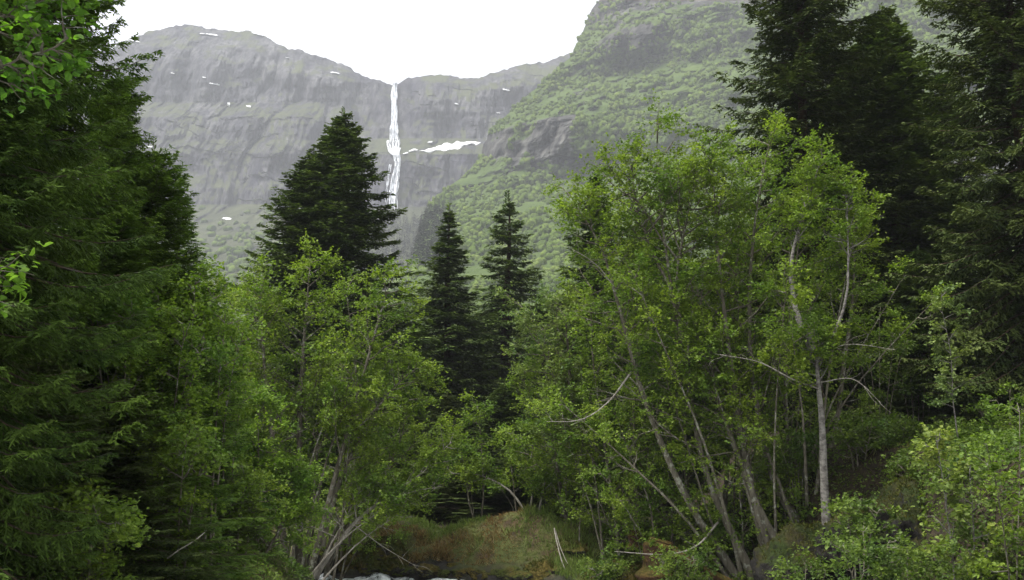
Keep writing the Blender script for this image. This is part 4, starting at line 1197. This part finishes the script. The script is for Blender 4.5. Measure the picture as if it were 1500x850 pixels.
# grass and dead bracken on the bank
rng = np.random.default_rng(77)
n = 60000
x = np.concatenate([rng.uniform(-7, 5.5, n), rng.uniform(6, 18, n)]); y = np.concatenate([rng.uniform(32, 39.5, n), rng.uniform(22, 37, n)]); n = len(x)
d = stream_dist(x, y)
strip = np.abs(x - (-.9 + (y - 34) * .28)) < .55 + .2 * vnoise(x * 2, y * 2, 0., 4)
pn = fbm(x * .45, y * .45, 0., 4, 41)
k = (d > .35 + .3 * pn) & (rng.random(n) < np.where(x < 5.6, 1 - .95 * sstep(3.0, 5.0, d + pn), .45))
x, y, strip, pn, d = x[k], y[k], strip[k], pn[k], d[k]
z = gz(x, y)
n = len(x)
dry = np.clip(sstep(.42, .8, pn + .5 * (1 - sstep(.3, .9, d))) + strip * .9 + rng.normal(0, .15, n), 0, 1) * np.where(x > 5.6, .45, 1)
h = rng.uniform(.08, .24, n) * np.clip(1 + 1.3 * fbm(x * 1.7, y * 1.7, 0., 3, 44), .4, 2.2) * np.where(x > 5.6, .6, 1) * (1 + .5 * dry * (rng.random(n) < .4)) * np.where(strip, .6, 1)
axis = unit(np.stack([rng.normal(0, .5, n), rng.normal(-.25, .5, n), np.ones(n) - .5 * dry], 1))
g = Geo()
blades(g, np.stack([x, y, z - .02], 1), axis, rng.normal(0, 1, (n, 3)), h, rng.uniform(.015, .035, n), a=dry, mid=.35)
v, q, a = g.arrays()
o = link('grass', mkmesh('grass', v, q, [M['grass']], attrs={'tip': a}))
tag(o, 'green and straw coloured grass with a rusty strip on the stream bank', 'grass', kind='stuff')

# leafy ground cover through the wood
n = 90000; n_r = 90000; n_l = 26000
x = np.concatenate([rng.uniform(-16, 20, n), rng.uniform(5.5, 17, n_r), rng.uniform(-12, -5.4, n_l)]); y = np.concatenate([rng.uniform(12, 48, n), rng.uniform(12, 36, n_r), rng.uniform(22, 34, n_l)]); extra_ = np.arange(len(x)) >= n; n = len(x)
pn = fbm(x * .35, y * .35, 3., 4, 43)
k = (stream_dist(x, y) > np.where(extra_, .3, 1.2)) & (rng.random(n) < np.where(extra_, sstep(-.9, .3, pn), sstep(-.35, .5, pn))) & ~((x > -8) & (x < 5) & (y > 33) & (rng.random(n) < .96))
x, y = x[k], y[k]; n = len(x)
z = gz(x, y) + rng.uniform(.02, .5, n) * sstep(-.2, .6, pn[k])
nn_ = unit(np.array([0, 0, 1.]) + rng.normal(0, .5, (n, 3)))
g = Geo()
sz = rng.uniform(.05, .11, n)
blades(g, np.stack([x, y, z], 1), np.cross(nn_, rng.normal(0, 1, (n, 3))), nn_, sz * 1.2, sz * .8, fold=.1)
v, q, a = g.arrays()
o = link('undergrowth', mkmesh('undergrowth', v, q, [M['shade']]))
tag(o, 'low leafy undergrowth spread over the shaded forest floor', 'undergrowth', kind='stuff')

# ------------------------------------------------------------------ air
HAZE = 0.00029
x0, x1, y0, y1, z0, z1 = -5200, 5200, -1000, 5900, -120, 1500
zmin = min(float(Z.min()), float(MGf[..., 2].min()), float(HGf[..., 2].min())) - 1
z0 = zmin; z1 = max(float(MGf[..., 2].max()), float(HGf[..., 2].max())) + 40
V = np.array([(x0, y0, z0), (x1, y0, z0), (x1, y1, z0), (x0, y1, z0), (x0, y0, z1), (x1, y0, z1), (x1, y1, z1), (x0, y1, z1)])
m, nt, out = newmat('haze_air')
pv = nd(nt, 'ShaderNodeVolumePrincipled', ins={'Density': HAZE, 'Anisotropy': 0.0})
pv.inputs['Color'].default_value = (.50, .515, .54, 1)
nt.links.new(pv.outputs[0], out.inputs['Volume'])
o = link('haze', mkmesh('haze', V, [(0, 3, 2, 1), (4, 5, 6, 7), (0, 1, 5, 4), (1, 2, 6, 5), (2, 3, 7, 6), (3, 0, 4, 7)], [m]))
tag(o, 'pale damp haze filling the valley air', 'haze', kind='stuff')

# ------------------------------------------------------------------ light, camera
SUN_EL, SUN_AZ = math.radians(68), math.radians(-110)       # azimuth from +Y towards +X: high on the left, behind cloud
w = bpy.data.worlds.new('World'); scene.world = w; w.use_nodes = True
nt = w.node_tree; nt.nodes.clear()
sky = nt.nodes.new('ShaderNodeTexSky'); sky.sky_type = 'NISHITA'; sky.sun_disc = False
sky.sun_elevation = SUN_EL; sky.sun_rotation = SUN_AZ
try:
    sky.air_density = 1.0; sky.dust_density = 3.0
except Exception: pass
hs = nd(nt, 'ShaderNodeHueSaturation'); hs.inputs['Saturation'].default_value = .12      # an even cloud deck takes the blue out
nt.links.new(sky.outputs[0], hs.inputs['Color'])
tc = nt.nodes.new('ShaderNodeTexCoord')
cl = noise(nt, 2.2, 5, .55, tc.outputs['Generated'])
cf = ramp(nt, cl, [(.3, (.85, .87, .9)), (.7, (1.15, 1.15, 1.15))])
col = mixc(nt, 1.0, hs.outputs[0], cf, 'MULTIPLY')
bg = nd(nt, 'ShaderNodeBackground', ins={'Strength': .12})
nt.links.new(col, bg.inputs['Color'])
wo = nt.nodes.new('ShaderNodeOutputWorld'); nt.links.new(bg.outputs[0], wo.inputs[0])

sl = bpy.data.lights.new('sun', 'SUN'); sl.energy = 1.5; sl.angle = math.radians(18); sl.color = (1, .97, .92)
so = bpy.data.objects.new('sun', sl); COL.objects.link(so)
from mathutils import Vector
sd_ = Vector((math.sin(SUN_AZ) * math.cos(SUN_EL), math.cos(SUN_AZ) * math.cos(SUN_EL), math.sin(SUN_EL)))
so.rotation_euler = (-sd_).to_track_quat('-Z', 'Y').to_euler()

cam = bpy.data.cameras.new('camera'); co = bpy.data.objects.new('camera', cam); COL.objects.link(co)
co.location = tuple(CAM); co.rotation_euler = (math.pi / 2 + PITCH, 0, 0)
cam.sensor_fit = 'HORIZONTAL'; cam.angle = 2 * math.atan(750 / F)
cam.clip_start = .1; cam.clip_end = 20000
scene.camera = co
scene.view_settings.view_transform = 'Standard'; scene.view_settings.look = 'None'
scene.view_settings.gamma = 1.0; scene.view_settings.use_curve_mapping = False
scene.view_settings.exposure = 2.2
c = scene.cycles
c.max_bounces = 6; c.diffuse_bounces = 3; c.glossy_bounces = 2; c.transmission_bounces = 3; c.volume_bounces = 0; c.transparent_max_bounces = 4
c.use_denoising = True
c.caustics_reflective = False; c.caustics_refractive = False
print('leaf quads', sum(b for _, b in BL), 'spruce quads', {k: len(v[1].polygons) for k, v in SPR.items()})
